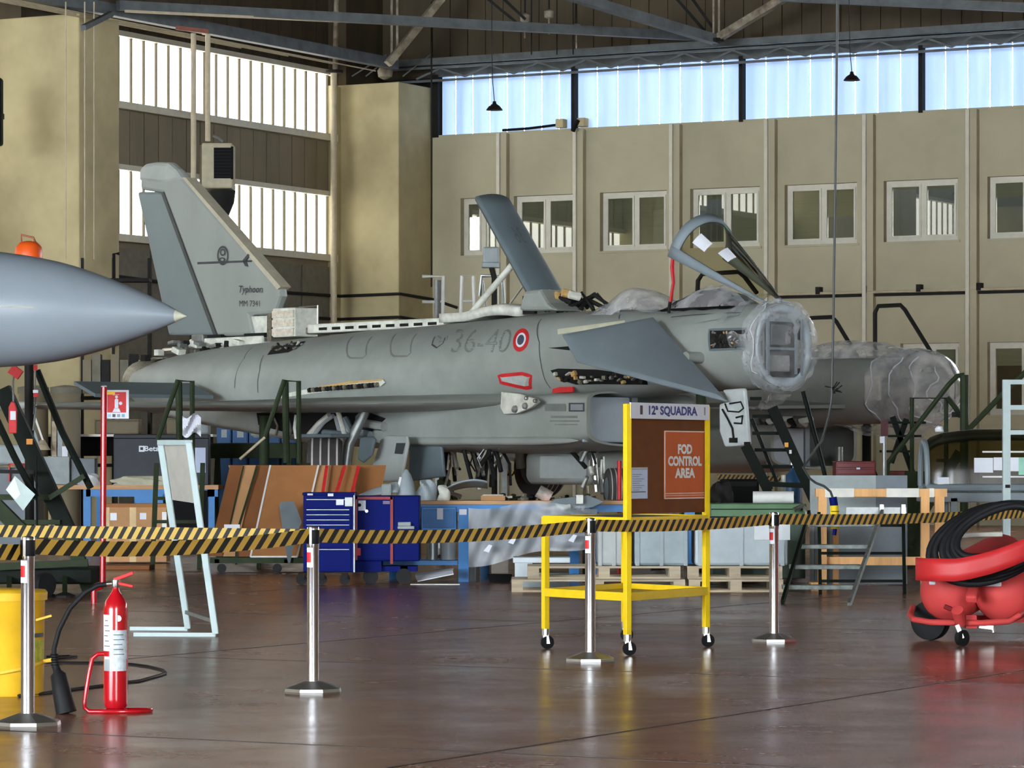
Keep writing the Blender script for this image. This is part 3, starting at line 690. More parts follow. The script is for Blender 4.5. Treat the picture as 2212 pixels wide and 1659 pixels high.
px_ring(481, 552, 12, 21, .8, L+.012, 'fin_emblem', m_mark2)
px_ring(481, 545, 6, 8, .55, L+.012, 'fin_emblem', m_mark2); px_ring(480, 561, 7, 5, .5, L+.012, 'fin_emblem', m_mark2)
# ---- fin foot: pedestal, heat exchanger crate, torn fittings
def abx(u, l, z, su, sl, sz, name, mt, bevel=0.0, par=None): return MB().box(u, l, z, su, sl, sz).build(name, mt, par or J, bevel=bevel)
abx(11.4, 0, 3.14, 1.5, .34, .14, 'fin_pedestal', m_prim, .02); abx(11.9, 0, 3.18, .35, .26, .16, 'fin_pedestal', m_hole)
abx(10.9, 0, 3.19, .5, .24, .13, 'fin_pedestal', m_hole); abx(12.25, .1, 3.16, .3, .2, .22, 'fin_pedestal', m_alu, .02); abx(12.6, .15, 3.08, .24, .2, .2, 'tail_fitting', m_gut, .03)
hx = abx(9.98, .05, 3.38, .55, .42, .42, 'heat_exchanger', m_prim, .02)
for k in range(3): abx(9.98, .27, 3.24+.13*k, .52, .02, .10, 'core', mat('exchanger_core', (214,204,186), .7, var=.2, scale=20), 0, hx)
abx(10.32, .1, 3.32, .1, .34, .4, 'exchanger_bracket', m_gut)
MB().tube([(9.3,.15,3.2),(9.3,.15,3.6),(9.75,.15,3.6)], .012).build('stay_rod', m_metal, J)
MB().tube([(12.55,.25,3.05),(13.1,.2,3.04)], .05).build('vent_pipe', m_metal, J, smooth=1)
for k in range(9):
    abx(12.9+random.uniform(-.35,.1), .55+random.uniform(-.4,.3), 2.93+random.uniform(-.12,.1), .12, .1, .09, 'tail_fitting', random.choice((m_gut, m_hole, m_alu, m_prim)))
# ---- dorsal strips
MB().grid(lambda a, b: (4.55+1.65*a, -.42+.84*b, 3.30+.10*math.sin(math.pi*min(1, a*1.25+.15))*(1 if .1 < b < .9 else .6)+.02), 12, 6).build('airbrake_well', m_prim, J, smooth=40, solid=.12)
ds = MB(); ds.b2(6.2, 9.3, -.3, .34, 3.20, 3.33); o = ds.build('dorsal_rail', m_prim, J, bevel=.02)
for k in range(9): MB().b2(6.35+.31*k, 6.53+.31*k, .3, .352, 3.235, 3.275).build('rail_slot', m_hole, o)
abx(8.9, .15, 3.24, 1.0, .3, .1, 'dorsal_rail', m_gut, .02)
# ---- airbrake, raised on its strut
hu, hz = 4.32, 3.40; ang = R(50); Lb = 1.98
def brk(a, b, off=0):
    l = (-.30+.60*b)*(1.0-.06*a); bow = .07*(1-(2*b-1)**2)+off
    u = hu+math.cos(ang)*Lb*a - math.sin(ang)*bow; z = hz+math.sin(ang)*Lb*a+math.cos(ang)*bow
    return (u, l, z)
ab = MB().grid(lambda a, b: brk(a, b), 10, 10).build('airbrake', m_acd, J, smooth=50, solid=.07)
MB().tube([brk(.5, .5, -.12), (6.0, .05, 3.36)], .045, 10).build('strut', m_prim, ab, smooth=1)
MB().tube([brk(.42, .35, -.1), (4.75, .05, 3.36)], .02, 8).build('strut', m_prim, ab)
MB().tube([brk(.3, .6, -.1), (5.1, .2, 3.36)], .014, 8).build('strut', m_metal, ab)
v, f = text_mesh('36', .16, .3); 
MB().add([brk(.62+p[1]/Lb, .5+p[0]/.6, .038) for p in v], f).build('number', mat('airbrake_number', (88,99,104), .5, var=.1), ab)
abx(4.4, .33, 3.44, .24, .05, .24, 'hinge', m_hole, 0, ab); abx(4.4, .36, 3.44, .14, .04, .14, 'hinge', m_alu, .02, ab)
# spine behind the cockpit with cut-out and exposed wiring
slab([(1150,672),(1163,628),(1195,626),(1212,655),(1232,672)], .3, .5, 'spine_fairing', m_ac, J, bevel=.05)
wm = MB()
for k in range(14):
    u0 = 3.4+random.uniform(0,.55); wm.tube([(u0, random.uniform(-.3,.3), 3.35+random.uniform(0,.1)), (u0+.15, random.uniform(-.2,.35), 3.5+random.uniform(-.02,.08)), (u0+.4, random.uniform(-.3,.3), 3.36)], .025, 6)
wm.build('loose_wiring', m_hole, J)
for k in range(6): MB().tube([(3.55+.14*k, .2, 3.52+.03*(k%2)), (3.6+.14*k, .34, 3.55+.03*(k%2))], .055, 8).build('pipe_end', m_tan if k in (1,2) else m_prim, J, smooth=1)
# ---- roundel, code and markings on the skin
RC = uz(1126, 736)
def disc(r, mt, off, name): 
    cx, cy = 1126, 735
    patch([(cx+r*17*math.cos(a)+r*4*math.sin(a), cy-r*25*math.sin(a)) for a in [2*math.pi*i/32 for i in range(32)]], mt, name, J, off=off, rings=4)
disc(1.0, m_redt, .006, 'roundel_ring'); disc(.62, m_paper, .009, 'roundel_ring'); disc(.43, m_blue, .012, 'roundel_core')
skin_text('36-40', (980, 712), (1104, 762), m_mark, 'side_code', J, slant=.25)
skin_text('36-40', (985, 716), (1100, 758), m_ac, 'side_code_fill', J, slant=.25, bold=-.012)
def dot_outline(x, y, w_, h): ribbon([(x+10, y), (x, y+h*.9), (x+6, y+h), (x+w_-8, y+h), (x+w_, y+h*.85), (x+w_+12, y)], .025, m_mark, 'patch_outline', J)
dot_outline(752, 728, 40, 46); dot_outline(846, 722, 42, 48)
ribbon([(940,728),(934,745),(944,752),(958,742),(962,730)], .02, m_mark2, 'crest_stroke', J); ribbon([(946,726),(954,732),(948,740),(966,735),(968,726)], .015, m_mark, 'crest_stroke', J)
ribbon([(1078,812),(1128,807),(1148,812),(1146,836),(1136,838),(1082,826)], .045, m_redt, 'red_mask_tape', J, closed=True)
patch([(1082,814),(1130,811),(1140,816),(1134,834),(1086,824)], mat('masked_panel', (176,182,178), .5, var=.1, scale=14), 'masked_panel', J, off=.006)
MB().box(0,0,0,.40,.02,.07).build('red_mask_tape', m_redt, J, loc=side(*uz(1219, 838), .03))
# seams
for xs in ([(545,752),(528,775),(512,805),(508,838)], [(570,768),(562,800),(558,848)], [(1170,690),(1166,740),(1172,800),(1190,838)], [(1340,680),(1338,690)]):
    ribbon(xs, .012, m_seam, 'seam', J)
ribbon([(1450,686),(1500,681),(1600,676)], .012, m_seam, 'seam', J)
patch([(1205,712),(1350,693),(1352,702),(1206,723)], mat('pale_strip', (206,206,180), .5, var=.08), 'pale_strip', J, off=.01)
patch([(1185,752),(1232,748),(1232,757)], m_hole, 'louvre', J, off=.01)
# open bay below the canard
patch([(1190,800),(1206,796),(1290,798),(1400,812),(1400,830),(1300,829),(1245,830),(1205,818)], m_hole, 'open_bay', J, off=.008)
for k in range(26):
    x = 1205+k*7.3+random.uniform(-3,3); y = 803+random.uniform(0,20)
    p = side(*uz(x, y), .03); MB().box(0,0,0, random.uniform(.03,.09), .05, random.uniform(.02,.06)).build('bay_fitting', random.choice((m_gut, m_gut, m_alu, m_hole, m_prim, m_tan)), J, loc=p, rot=(0, random.uniform(-.5,.5), 0), bevel=.006)
# foil-covered avionics bay by the nose
patch([(1534,714),(1612,712),(1612,752),(1536,755)], m_foil, 'foil_cover', J, off=.012); ribbon([(1534,713),(1613,711),(1613,753),(1535,756)], .03, m_acd, 'bay_rim', J, off=.015, closed=True)
for k in range(22):
    MB().box(0,0,0,random.uniform(.02,.07),.012,random.uniform(.008,.03)).build('foil_crease', random.choice((m_metal,m_tan,m_alu,m_foil)), J, loc=side(*uz(1540+random.uniform(0,66), 718+random.uniform(0,32)), .022), rot=(random.uniform(-.4,.4),random.uniform(-1,1),random.uniform(-.3,.3)))
# fairing blister on the nose side
patch([(1452,700),(1480,690),(1560,680),(1600,684),(1560,692),(1500,702)], m_ac, 'blister', J, off=.035)
# open strip along the wing root
patch([(600,853),(690,836),(830,820),(836,826),(826,834),(700,846),(610,858)], m_prim, 'root_strip', J, off=.03)
patch([(690,835),(760,824),(832,819),(828,823),(760,829),(700,838)], m_tan, 'root_sealant', J, off=.035)
for k in range(20):
    x = 676+k*7.6; y = 842-(x-676)*.078
    MB().box(0,0,0,.05,.06,.05).build('root_bracket', (m_hole, m_gut, m_hole)[k%3], J, loc=side(*uz(x, y), .05), rot=(0, .4, 0))
# torn-open panel on the aft dorsal skin
patch([(578,768),(596,748),(628,742),(662,738),(650,748),(624,762)], m_hole, 'open_panel', J, off=.01)
for k in range(16):
    x = 590+k*4.2; y = 752-k*.4+random.uniform(-6,9)
    MB().box(0,0,0,random.uniform(.03,.09),.03,.02).build('panel_tatter', random.choice((m_gut,m_prim,m_hole,m_alu)), J, loc=side(*uz(x, y), .02), rot=(0,random.uniform(-.9,.9),0))
for k in range(16):
    u, z = inv_l(random.uniform(392,540), random.uniform(738,760), .2); MB().box(0,0,0,random.uniform(.06,.2),.14,random.uniform(.05,.12)).build('tail_fitting', random.choice((m_gut,m_hole,m_alu,m_prim,m_hole)), J, loc=(u,.2+random.uniform(-.1,.15),z), rot=(0,random.uniform(-.6,.6),0), bevel=.012)
# white leading-edge rib with bolts at the wing root
lp = [(1086,846),(1128,851),(1160,862),(1165,868),(1152,880),(1120,893),(1092,895),(1084,880)]
lr = slab(lp, 1.16, .06, 'leading_edge_rib', m_prim, J, bevel=.01)
for (x, y, r) in ((1112,884,9),(1134,877,8),(1137,860,5),(1156,866,5)):
    u, z = inv_l(x, y, 1.2); MB().lathe([(r/165*1.0,0),(r/165*.8,.04),(r/165*.4,.05)], 10, Matrix.Translation((u,1.18,z)) @ Matrix.Rotation(R(-90),4,'X')).build('bolt', m_alu, lr, smooth=1)
# belly skin lines and long fairing tube along the trunk side
def bwall(x, y, off=.01): 
    u, z = inv_l(x, y, 1.07); return (u, interp(BOX, u)[0]+off, z)
MB().tube([bwall(x, 952, -.03) for x in (800, 840, 1000, 1150, 1210, 1232)], [.02,.055,.06,.06,.04,.008], 10).build('belly_fairing', m_ac, J, smooth=50)
for a_, b_, nm, mt in (((1170,872),(1212,888),'stencil_block',m_mark),((1218,870),(1250,889),'stencil_block',m_mark2),((1182,898),(1236,903),'stencil_line',m_mark),((1180,908),(1240,911),'stencil_line',m_mark),((1190,916),(1236,918),'stencil_line',m_mark)):
    q = [bwall(a_[0],a_[1]), bwall(b_[0],a_[1]), bwall(b_[0],b_[1]), bwall(a_[0],b_[1])]; MB().add(q, [(0,1,2,3)]).build(nm, mt, J)
q = [bwall(1222,873,.013), bwall(1247,873,.013), bwall(1247,886,.013), bwall(1222,886,.013)]; MB().add(q, [(0,1,2,3)]).build('stencil_block', mat('stencil_pale', (136,142,146), .5), J)
# ---- starboard canard, drooped nose-down; port canard level
def canard(cor, name, t=.07):
    """corner points (u,l,z): root TE, tip TE, tip LE, root LE"""
    a, b, c, d = [Vector(p) for p in cor]; n = (c-a).cross(d-b).normalized()
    ms = lambda p, q, k: p.lerp(q, k)
    top = [a, b, c, d]; inner = [ms(p, (a+b+c+d)/4, .12) for p in top]
    vs = [p+n*.008 for p in top]+[p+n*t/2 for p in inner]+[p-n*.008 for p in top]+[p-n*t/2 for p in inner]
    fs = [(4,5,6,7),(15,14,13,12)]
    for i in range(4): j = (i+1)%4; fs += [(i,j,4+j,4+i),(8+j,8+i,12+i,12+j),(i,8+i,8+j,j)]
    return MB().add(vs, fs).build(name, m_acb, J, smooth=25)
canard([cpt(1410,686,.80), cpt(1215,724,2.05), cpt(1247,782,2.05), cpt(1572,868,.80)], 'canard')
uc, zc_ = inv_l(1494,772,.74); MB().tube([(uc,.55,zc_),(uc,.84,zc_)], .07, 12).build('canard_pivot', m_ac, J, smooth=1)
canard([(2.6,-.78,2.9),(3.3,-2.05,2.85),(2.9,-2.05,2.75),(1.2,-.78,2.55)], 'canard')
# ---- nose bulkhead: open radar bay under clear film
bk = MB().lathe([(.02,0),(.02,-.02)], 4).build('bulkhead_centre', m_hole, J, loc=(0,0,2.8))
MB().grid(lambda a, b: fus_pt(.0, 2*math.pi*b, -.02-.10*a) - Vector((.03*(1-a),0,0)), 1, 44, wrapv=True).build('bulkhead_flange', mat('flange_pale',(182,194,200),.4,var=.05), J, smooth=40, solid=.03)
abx(-.012, 0, 2.78, .02, .62, .74, 'radar_bay', m_hole)
abx(-.03, -.20, 2.80, .03, .03, .70, 'bay_frame', m_acb); abx(-.03, .05, 2.76, .03, .52, .03, 'bay_frame', m_acb); abx(-.03, .05, 3.12, .03, .58, .06, 'bay_frame', m_acb); abx(-.03, .28, 2.78, .03, .04, .7, 'bay_frame', m_acb); abx(-.03, -.30, 2.78, .03, .03, .7, 'bay_frame', m_acb)
abx(-.03, .08, 2.93, .02, .3, .26, 'avionics_box', mat('avionics_grey', (92,96,98), .5), .01); abx(-.03, .08, 2.58, .02, .34, .2, 'avionics_box', m_alu, .01); abx(-.03, -.25, 2.7, .02, .07, .35, 'avionics_box', m_gut)
# ---- windscreen tilted forward on its front hinge
pv = Vector((.10, 0, 3.30)); ph = R(24)
def wsc(a, b, grow=0.0):
    """a along length 0 front..1 arch, b 0..1 across from starboard to port"""
    Lw = 1.56*a; hw = (.10+.36*a**.7)+grow; hh = (.04+.52*a**.85)+grow; t = math.pi*b
    y = hw*math.cos(t); x = Lw; z = hh*math.sin(t)**.8
    return Vector((pv.x+x*math.cos(ph)-z*math.sin(ph), y, pv.z+x*math.sin(ph)+z*math.cos(ph)))
ws = MB().grid(lambda a, b: wsc(.06+.94*a, b), 16, 20).build('windscreen', m_canopy, J, smooth=60)
MB().grid(lambda a, b: wsc(.93+.09*a, b, .012), 2, 24).build('arch_frame', m_acb, ws, smooth=50, solid=.03)
for sd in (0, 1):
    MB().grid(lambda a, b: wsc(.02+.98*a, (.0+.06*b) if sd == 0 else 1-.06*b, .012), 12, 2).build('side_rail', m_acb, ws, smooth=50, solid=.04)
def wnote(a0, b0, a1, b1, mt):
    MB().grid(lambda a, b: wsc(a0+(a1-a0)*a, b0+(b1-b0)*b, .012), 2, 3).build('note', mt, ws)
wnote(.72,.16,.86,.28,m_paper); wnote(.50,.24,.62,.38,m_paper); wnote(.84,.60,.95,.66,mat('pale_green_label',(120,190,160),.5))
MB().tube([wsc(.98,.01), cpt(1452,578,.47), cpt(1455,610,.48), cpt(1448,652,.5)], [.022,.028,.022,.022], 8).build('prop_strut', m_red, ws, smooth=1)
MB().tube([cpt(1448,650,.5), cpt(1446,662,.5), cpt(1445,676,.5)], [.022,.022,.018], 8).build('prop_strut', m_hole, ws, smooth=1)
# cockpit: black cover mound and handles
cb = MB().grid(lambda a, b: (.55+1.3*a, (-.40+.80*b), 3.27+.27*math.sin(math.pi*a)**.7*math.sin(math.pi*b)**.5+.01*math.sin(23*a+9*b)), 18, 12).build('cockpit_cover', m_black, J, smooth=40)
MB().grid(lambda a, b: (.50+1.2*a, (-.42+.84*b), 3.275+.30*math.sin(math.pi*min(1,max(0,a)))**.7*math.sin(math.pi*b)**.5*(.97+.06*math.sin(31*a)*math.sin(17*b))+(.02 if b > .6 else -.05)), 22, 16).build('cockpit_film', m_film2, J, smooth=30)
MB().tube([(2.15,-.55,3.1),(2.1,-.55,3.7),(2.02,-.55,3.78),(1.35,-.55,3.78),(1.25,-.55,3.72),(1.02,-.55,3.5)], .03, 8).build('grab_rail', m_dark, J, smooth=1)
# ---- crumpled film over the cockpit aft decking
def crump(u0, u1, l0, l1, zf, amp, name, mt, parent, seed, nu=34, nv=22):
    rnd = random.Random(seed); ks = [(rnd.uniform(3,16), rnd.uniform(3,16), rnd.uniform(0,6), rnd.uniform(.3,1)) for _ in range(7)]
    def fn(a, b):
        d = sum(w_*math.sin(p*a+q*b+r)*(1/(1+.12*(p+q))) for p, q, r, w_ in ks); d = math.copysign(abs(d)**.8, d)
        return (u0+(u1-u0)*a+.02*d, l0+(l1-l0)*b, zf(a, b)+amp*d*math.sin(math.pi*a)**.4)
    return MB().grid(fn, nu, nv).build(name, mt, parent, smooth=24)
crump(1.75, 3.35, -.45, .52, lambda a, b: 3.26+(.34*math.sin(math.pi*min(1,a*1.15))**1.2)*math.sin(math.pi*b)**.6, .06, 'cockpit_film', m_film2, J, 5)
crump(2.5, 3.6, -.3, .45, lambda a, b: 3.27+(.2*(1-a))*math.sin(math.pi*b)**.6, .04, 'cockpit_film', m_film2, J, 8)
# ---- film wrapped round the nose bulkhead
def wrap(a, b, rnd=[(5,7,1.0),(9,13,2.0),(3,17,.5),(14,5,4.0)]):
    t = 2*math.pi*b; d = sum(math.sin(p*a*2+q*t/2*2+r) for p, q, r in rnd)*.012
    u = -.09+.27*a; g = .018+.02*math.sin(math.pi*a)+d*.7
    return fus_pt(max(0, u), t, g) + Vector((min(0, u), 0, 0))
MB().grid(lambda a, b: wrap(a, b), 14, 60, wrapv=True).build('nose_film', m_film, J, smooth=30)
MB().grid(lambda a, b: (lambda p: Vector((-.10, p.y*a, 2.79+(p.z-2.79)*a)))(wrap(0, b)) - Vector((.03*(1-a*a)+.012*math.sin(9*b*6.28)*a,0,0)), 8, 48, wrapv=True).build('nose_film', m_film, J, smooth=30)
for q in range(3):
    MB().tube([wrap(.35+.28*q+.12*math.sin(2*k/16*6.28+q*2), k/60+.28*q-.1) for k in range(17-3*q)], .005, 6).build('fold_highlight', m_paper, J, smooth=1)  # thin white tubes stand in for highlights on the film folds
crump(.12, .55, .25, .62, lambda a, b: 3.42-.25*b-.1*a, .05, 'nose_film', m_film, J, 3, 14, 14)
crump(.2, .8, -.1, .4, lambda a, b: 3.32+.12*(1-a), .05, 'nose_film', m_film, J, 11, 14, 14)
crump(.02, .35, .42, .62, lambda a, b: 2.75-.9*a*0+.5*b-.3, .06, 'nose_film', m_film, J, 21, 14, 14)
crump(-.05, .3, -.1, .25, lambda a, b: 2.2-.18*a, .07, 'nose_film', m_film2, J, 23, 12, 12)
# ---- nose gear door, hanging open with its cables
nd = slab([(1556,872),(1575,868),(1562,842),(1612,838),(1622,962),(1568,966),(1556,930)], .62, .06, 'nose_gear_door', mat('gear_door_white', (196,204,204), .45, var=.08), J, bevel=.03)
def on(x, y): u, z = inv_l(x, y, .67); return (u, .67, z)
MB().tube([on(1576,872),(on(1600,868)),on(1606,882),on(1596,890),on(1572,888),on(1566,872)], .010, 6).build('cable', m_hole, nd)
MB().tube([on(1560,884),on(1572,905),on(1582,925),on(1585,950)], .012, 6).build('cable', m_hole, nd)
MB().tube([on(1590,902),on(1604,898),on(1602,915),on(1586,914)], .012, 6).build('cable', m_hole, nd)
MB().box(0,0,0,.12,.03,.06).build('latch', m_hole, nd, loc=on(1584,951)); MB().box(0,0,0,.06,.05,.04).build('latch', m_hole, nd, loc=on(1614,958))
# ---- undercarriage
def wheel(u, l, z, r, w_, toe, parent, name='tyre'):
    """ribbed tyre: axis lateral"""
    M = Matrix.Translation((u, l, z)) @ Matrix.Rotation(R(toe), 4, 'Z') @ Matrix.Rotation(R(90), 4, 'X')
    o = MB().lathe([(r*.55,-w_*.46),(r*.9,-w_*.5),(r*.985,-w_*.42),(r,-.3*w_),(r,.3*w_),(r*.985,w_*.42),(r*.9,w_*.5),(r*.55,w_*.46)], 36, M).build(name, m_tyre, parent, smooth=45)
    for k in (-.36,-.12,.12,.36):
        MB().lathe([(r*1.003,k*w_-w_*.025),(r*1.006,k*w_),(r*1.003,k*w_+w_*.025)], 36, M, close=False).build('groove', m_tgrv, o)
    MB().lathe([(r*.56,-w_*.48),(r*.5,-w_*.52),(r*.1,-w_*.5)], 24, M).build('hub', m_acd, o, smooth=45)
    MB().lathe([(r*.56,w_*.48),(r*.5,w_*.52),(r*.1,w_*.5)], 24, M).build('hub', m_acd, o, smooth=45)
    return o
um, zm = inv_l(702, 1002, 1.9); wheel(um, 1.9, 1.28, .41, .46, -38, J)
MB().tube([(um,1.55,1.28),(um,1.5,1.6),(um-.1,1.3,2.05)], .07, 10).build('main_gear_leg', m_alu, J, smooth=1); MB().tube([(um,1.5,1.28),(um,1.95,1.28)], .06, 10).build('main_gear_axle', m_alu, J, smooth=1)
MB().tube([(um+.5,1.3,2.05),(um,1.5,1.55)], .035, 8).build('main_gear_stay', m_prim, J); MB().box(um,1.9,1.72,.7,.34,.05).build('mud_guard', m_acd, J, bevel=.02)
wheel(um, -1.9, 1.28, .41, .36, 0, J); MB().tube([(um,-1.55,1.28),(um,-1.5,1.6),(um-.1,-1.3,2.05)], .07, 10).build('main_gear_leg', m_alu, J, smooth=1)
slab([(802,1020),(826,945),(838,940),(882,942),(884,960),(870,1040),(804,1040)], 1.35, .05, 'main_gear_door', mat('gear_door_grey', (166,172,168), .45, var=.08, scale=2), J, bevel=.03)
q = px_plane([(856,957),(876,957),(870,981),(852,980)], 1.385); MB().add([(u,1.385,z) for u, z in q], [(0,1,2,3)]).build('door_placard', m_mark2, J)
slab([(780,945),(806,942),(812,948),(804,985),(786,1000),(774,992)], 1.6, .05, 'gear_door_link', m_acd, J, bevel=.03)
slab([(888,950),(955,948),(962,1030),(884,1040)], .9, .05, 'main_gear_door', m_acd, J, bevel=.02)
slab([(1082,938),(1098,938),(1098,945),(1090,968),(1078,972)], .8, .04, 'belly_blade', m_acb, J, bevel=.01)
# open main gear bay; its black slab also stands in for shade under the wing
slab([(556,892),(800,892),(832,904),(800,934),(740,946),(655,944),(560,918)], 1.075, .03, 'gear_bay_shade', m_hole, J)
for k, (pp, r_, mt) in enumerate(((((668,940),(690,915),(712,897)),.045,m_prim),(((676,944),(700,912),(720,898)),.03,m_gpart0),(((728,900),(734,925),(760,928)),.05,m_gpart0),(((745,905),(760,932),(800,940)),.055,m_acb),(((640,896),(636,925),(640,948)),.025,m_prim),(((620,900),(628,930),(622,946)),.03,m_alu),(((590,898),(600,920),(596,940)),.02,m_gut),(((700,935),(740,938),(790,944)),.05,m_acd),(((775,900),(790,915),(830,922)),.06,m_ac))):
    MB().tube([cpt(x, y, 1.12) for x, y in pp], r_, 8).build('bay_pipe', mt, J, smooth=1)
# small undercarriage bay tangle
for k in range(34):
    x = random.uniform(955,1080); l = random.uniform(-.4,.8); u, z = inv_l(x, random.uniform(950,970), l); u2, z2 = inv_l(x+random.uniform(-30,40), random.uniform(1000,1058), l)
    MB().tube([(u,l,z),((u+u2)/2+random.uniform(-.06,.06),l+random.uniform(-.1,.1),(z+z2)/2),(u2,l,z2)], random.uniform(.008,.035), 6).build('bay_strut', random.choice((m_prim,m_gut,m_hole,m_alu,m_hole)), J)
un, zn = inv_l(1283, 930, .0)
MB().tube([(un,0,1.75),(un,0,1.42)], .06, 10).build('nose_gear_leg', m_alu, J, smooth=1); MB().tube([(un,0,1.42),(un-.05,0,.98)], .04, 10).build('nose_gear_leg', m_metal, J, smooth=1)
for k in range(22):
    p = (un+random.uniform(-.14,.14), random.uniform(-.1,.16), random.uniform(1.02,1.65)); MB().tube([p, (p[0]+random.uniform(-.1,.1), p[1]+random.uniform(-.05,.05), p[2]-random.uniform(.08,.22))], random.uniform(.012,.035), 6).build('nose_gear_fitting', random.choice((m_gut,m_alu,m_prim,m_hole)), J)
MB().tube([(un+.42,.1,1.58),(un+.05,.1,1.3)], .03, 8).build('drag_brace', m_dark, J)
wheel(un-.38, -.05, 1.02, .27, .26, -32, J)
# under-belly grey store with rounded nose
st = MB()
for (u_, sc) in ((un+.0,.02),(un+.03,.6),(un+.12,.85),(un+.35,1),(un+1.55,1),(un+1.6,.9)):
    k0 = len(st.v); pr = rrect(.56*sc, .46*sc, .12*sc)
    st.v += [(u_, -.45+x, 1.30+y) for x, y in pr]
    if k0: st.f += [(k0-len(pr)+i, k0-len(pr)+(i+1)%len(pr), k0+(i+1)%len(pr), k0+i) for i in range(len(pr))]
st.f.append(tuple(range(len(pr)))); st.f.append(tuple(range(len(st.v)-len(pr), len(st.v))))
sto = st.build('belly_store', m_ac, J, smooth=45)
MB().box(un+.8,-.165,1.30,.95,.015,.30).build('access_panel', mat('store_panel',(160,166,164),.45,var=.08), sto, bevel=.006)
MB().box(un+.6,-.45,1.56,.6,.08,.1).build('hanger', m_acd, sto)
# ---- jacks carrying the jet
m_green = mat('olive_green_paint', (46,56,38), 0.6, var=0.15, spec=.15)
m_dgreen = mat('dark_green_paint', (17,24,19), 0.6, var=0.15, spec=.12)
def jack(u, l, ztop, label):
    p = NOSE+AFT*u+STB*l; t = thing('aircraft_jack', label, 'jack', (p.x, p.y, 0), group='tripod jacks under the aircraft')
    MB().lathe([(.10,.35),(.10,1.1),(.07,1.12),(.07,ztop-.05),(.09,ztop-.04),(.04,ztop)], 16).build('ram', m_green, t, smooth=45)
    for k in range(3):
        a = R(30+120*k); MB().bar((.08*math.cos(a),.08*math.sin(a),1.0),(.62*math.cos(a),.62*math.sin(a),.04),.06).build('leg', m_green, t)
        MB().lathe([(.09,0),(.09,.03),(.03,.05)], 12, Matrix.Translation((.62*math.cos(a),.62*math.sin(a),0))).build('foot', m_dark, t)
jack(1.45, 0, 2.27, 'olive tripod jack under the jet nose behind the brown notice board')
jack(8.6, 1.6, 2.05, 'olive tripod jack under the near wing behind the cardboard sheets')
jack(8.6, -1.6, 2.05, 'olive tripod jack under the far wing of the stripped jet')
# ---------------------------------------------------------------- second jet, film-wrapped nose, behind
N2 = Vector((X_of(2015, 53.0), 53.0, 0)); J2 = jet('fighter_jet', 'second grey fighter jet with film-wrapped nose, parked behind at the right', N2, -0.30, False)
for sg in (1, -1):
    d0 = [(2.7,.78*sg,2.62),(3.4,2.0*sg,2.55),(2.95,2.0*sg,2.5),(1.1,.78*sg,2.52)]
    a, b, c, d = [Vector(p) for p in d0]; o_ = Vector((0,0,.03))
    MB().add([a+o_,b+o_*.4,c+o_*.4,d+o_,a-o_,b-o_*.4,c-o_*.4,d-o_], [(0,1,2,3),(7,6,5,4),(0,1,5,4),(1,2,6,5),(2,3,7,6),(3,0,4,7)]).build('canard', m_ac, J2)
def wrap2(a, b):
    t = 2*math.pi*b; d = (math.sin(7*a*2+3*t)+math.sin(11*t+5*a)+math.sin(17*a+7*t))*.018
    u = -.45+1.25*a; sc = 1 if u > 0 else max(.05, (1+u/.47))**.45
    p = fus_pt(max(0, u), t, .05+d); w_, zb, zt, zc, *_r = fus(max(0,u))
    return Vector((u, p.y*sc, zc+(p.z-zc)*sc))
MB().grid(wrap2, 22, 56, wrapv=True).build('nose_film', m_film2, J2, smooth=30)
for a_ in (.12,.34,.62,.95): MB().tube([wrap2(a_+.05*math.sin(5*k/30*6.28+9*a_), k/30+.55)*1.0 for k in range(19)], .012, 6).build('fold_highlight', m_paper, J2, smooth=1)  # white tubes put in as bright streaks of light along the wrap
MB().box(.02,0,2.8,.03,.6,.7).build('radar_bay', m_hole, J2); MB().grid(lambda a, b: fus_pt(.0, 2*math.pi*b, -.02-.12*a), 1, 40, wrapv=True).build('bulkhead_flange', m_prim, J2, solid=.03)
crump(.3, 3.2, -.45, .5, lambda a, b: 3.26+(.30*math.sin(math.pi*min(1,a*1.05))**.6)*math.sin(math.pi*b)**.6, .04, 'cockpit_film', m_film2, J2, 31)
crump(-.3, 1.4, .1, .8, lambda a, b: 2.25-.35*b*(1-a), .05, 'nose_film', m_film2, J2, 41)
MB().box(.7,.58,2.8,.35,.06,.4).build('white_insulation', m_prim, J2, bevel=.03)
for k in range(8): MB().tube([(1.9+.12*k,.7,2.33),(1.95+.12*k,.9,2.30+.04*(k%2)),(2.05+.12*k,.7,2.25)], .05, 8).build('exposed_pipe', (m_prim,m_gut,m_hole)[k%3], J2, smooth=1)
MB().tube([(un-1.5,0,1.9),(un-1.5,0,1.0)], .06, 10).build('nose_gear_leg', m_alu, J2, smooth=1)
for (u_, h0) in ((1.05, 4.12), (2.55, 3.98)):
    p = [(u_+.75,-.6,3.1),(u_+.75,-.6,h0-.1),(u_+.68,-.6,h0),(u_+.2,-.6,h0),(u_+.1,-.6,h0-.08),(u_-.45,-.6,h0-.75)]
    MB().tube(p, .035, 8).build('grab_rail', m_dark, J2, smooth=1)
p = NOSE
pj = N2+AFT*1.4; t = thing('aircraft_jack', 'dark tripod jack under the film-wrapped nose of the second jet', 'jack', (pj.x, pj.y, 0), group='tripod jacks under the aircraft')
MB().lathe([(.10,.35),(.10,1.1),(.07,1.12),(.07,1.88),(.09,1.9),(.04,1.97)], 16).build('ram', m_dgreen, t, smooth=45)
for k in range(3):
    a = R(30+120*k); MB().bar((.08*math.cos(a),.08*math.sin(a),1.3),(.8*math.cos(a),.8*math.sin(a),.0),.06).build('leg', m_dgreen, t)
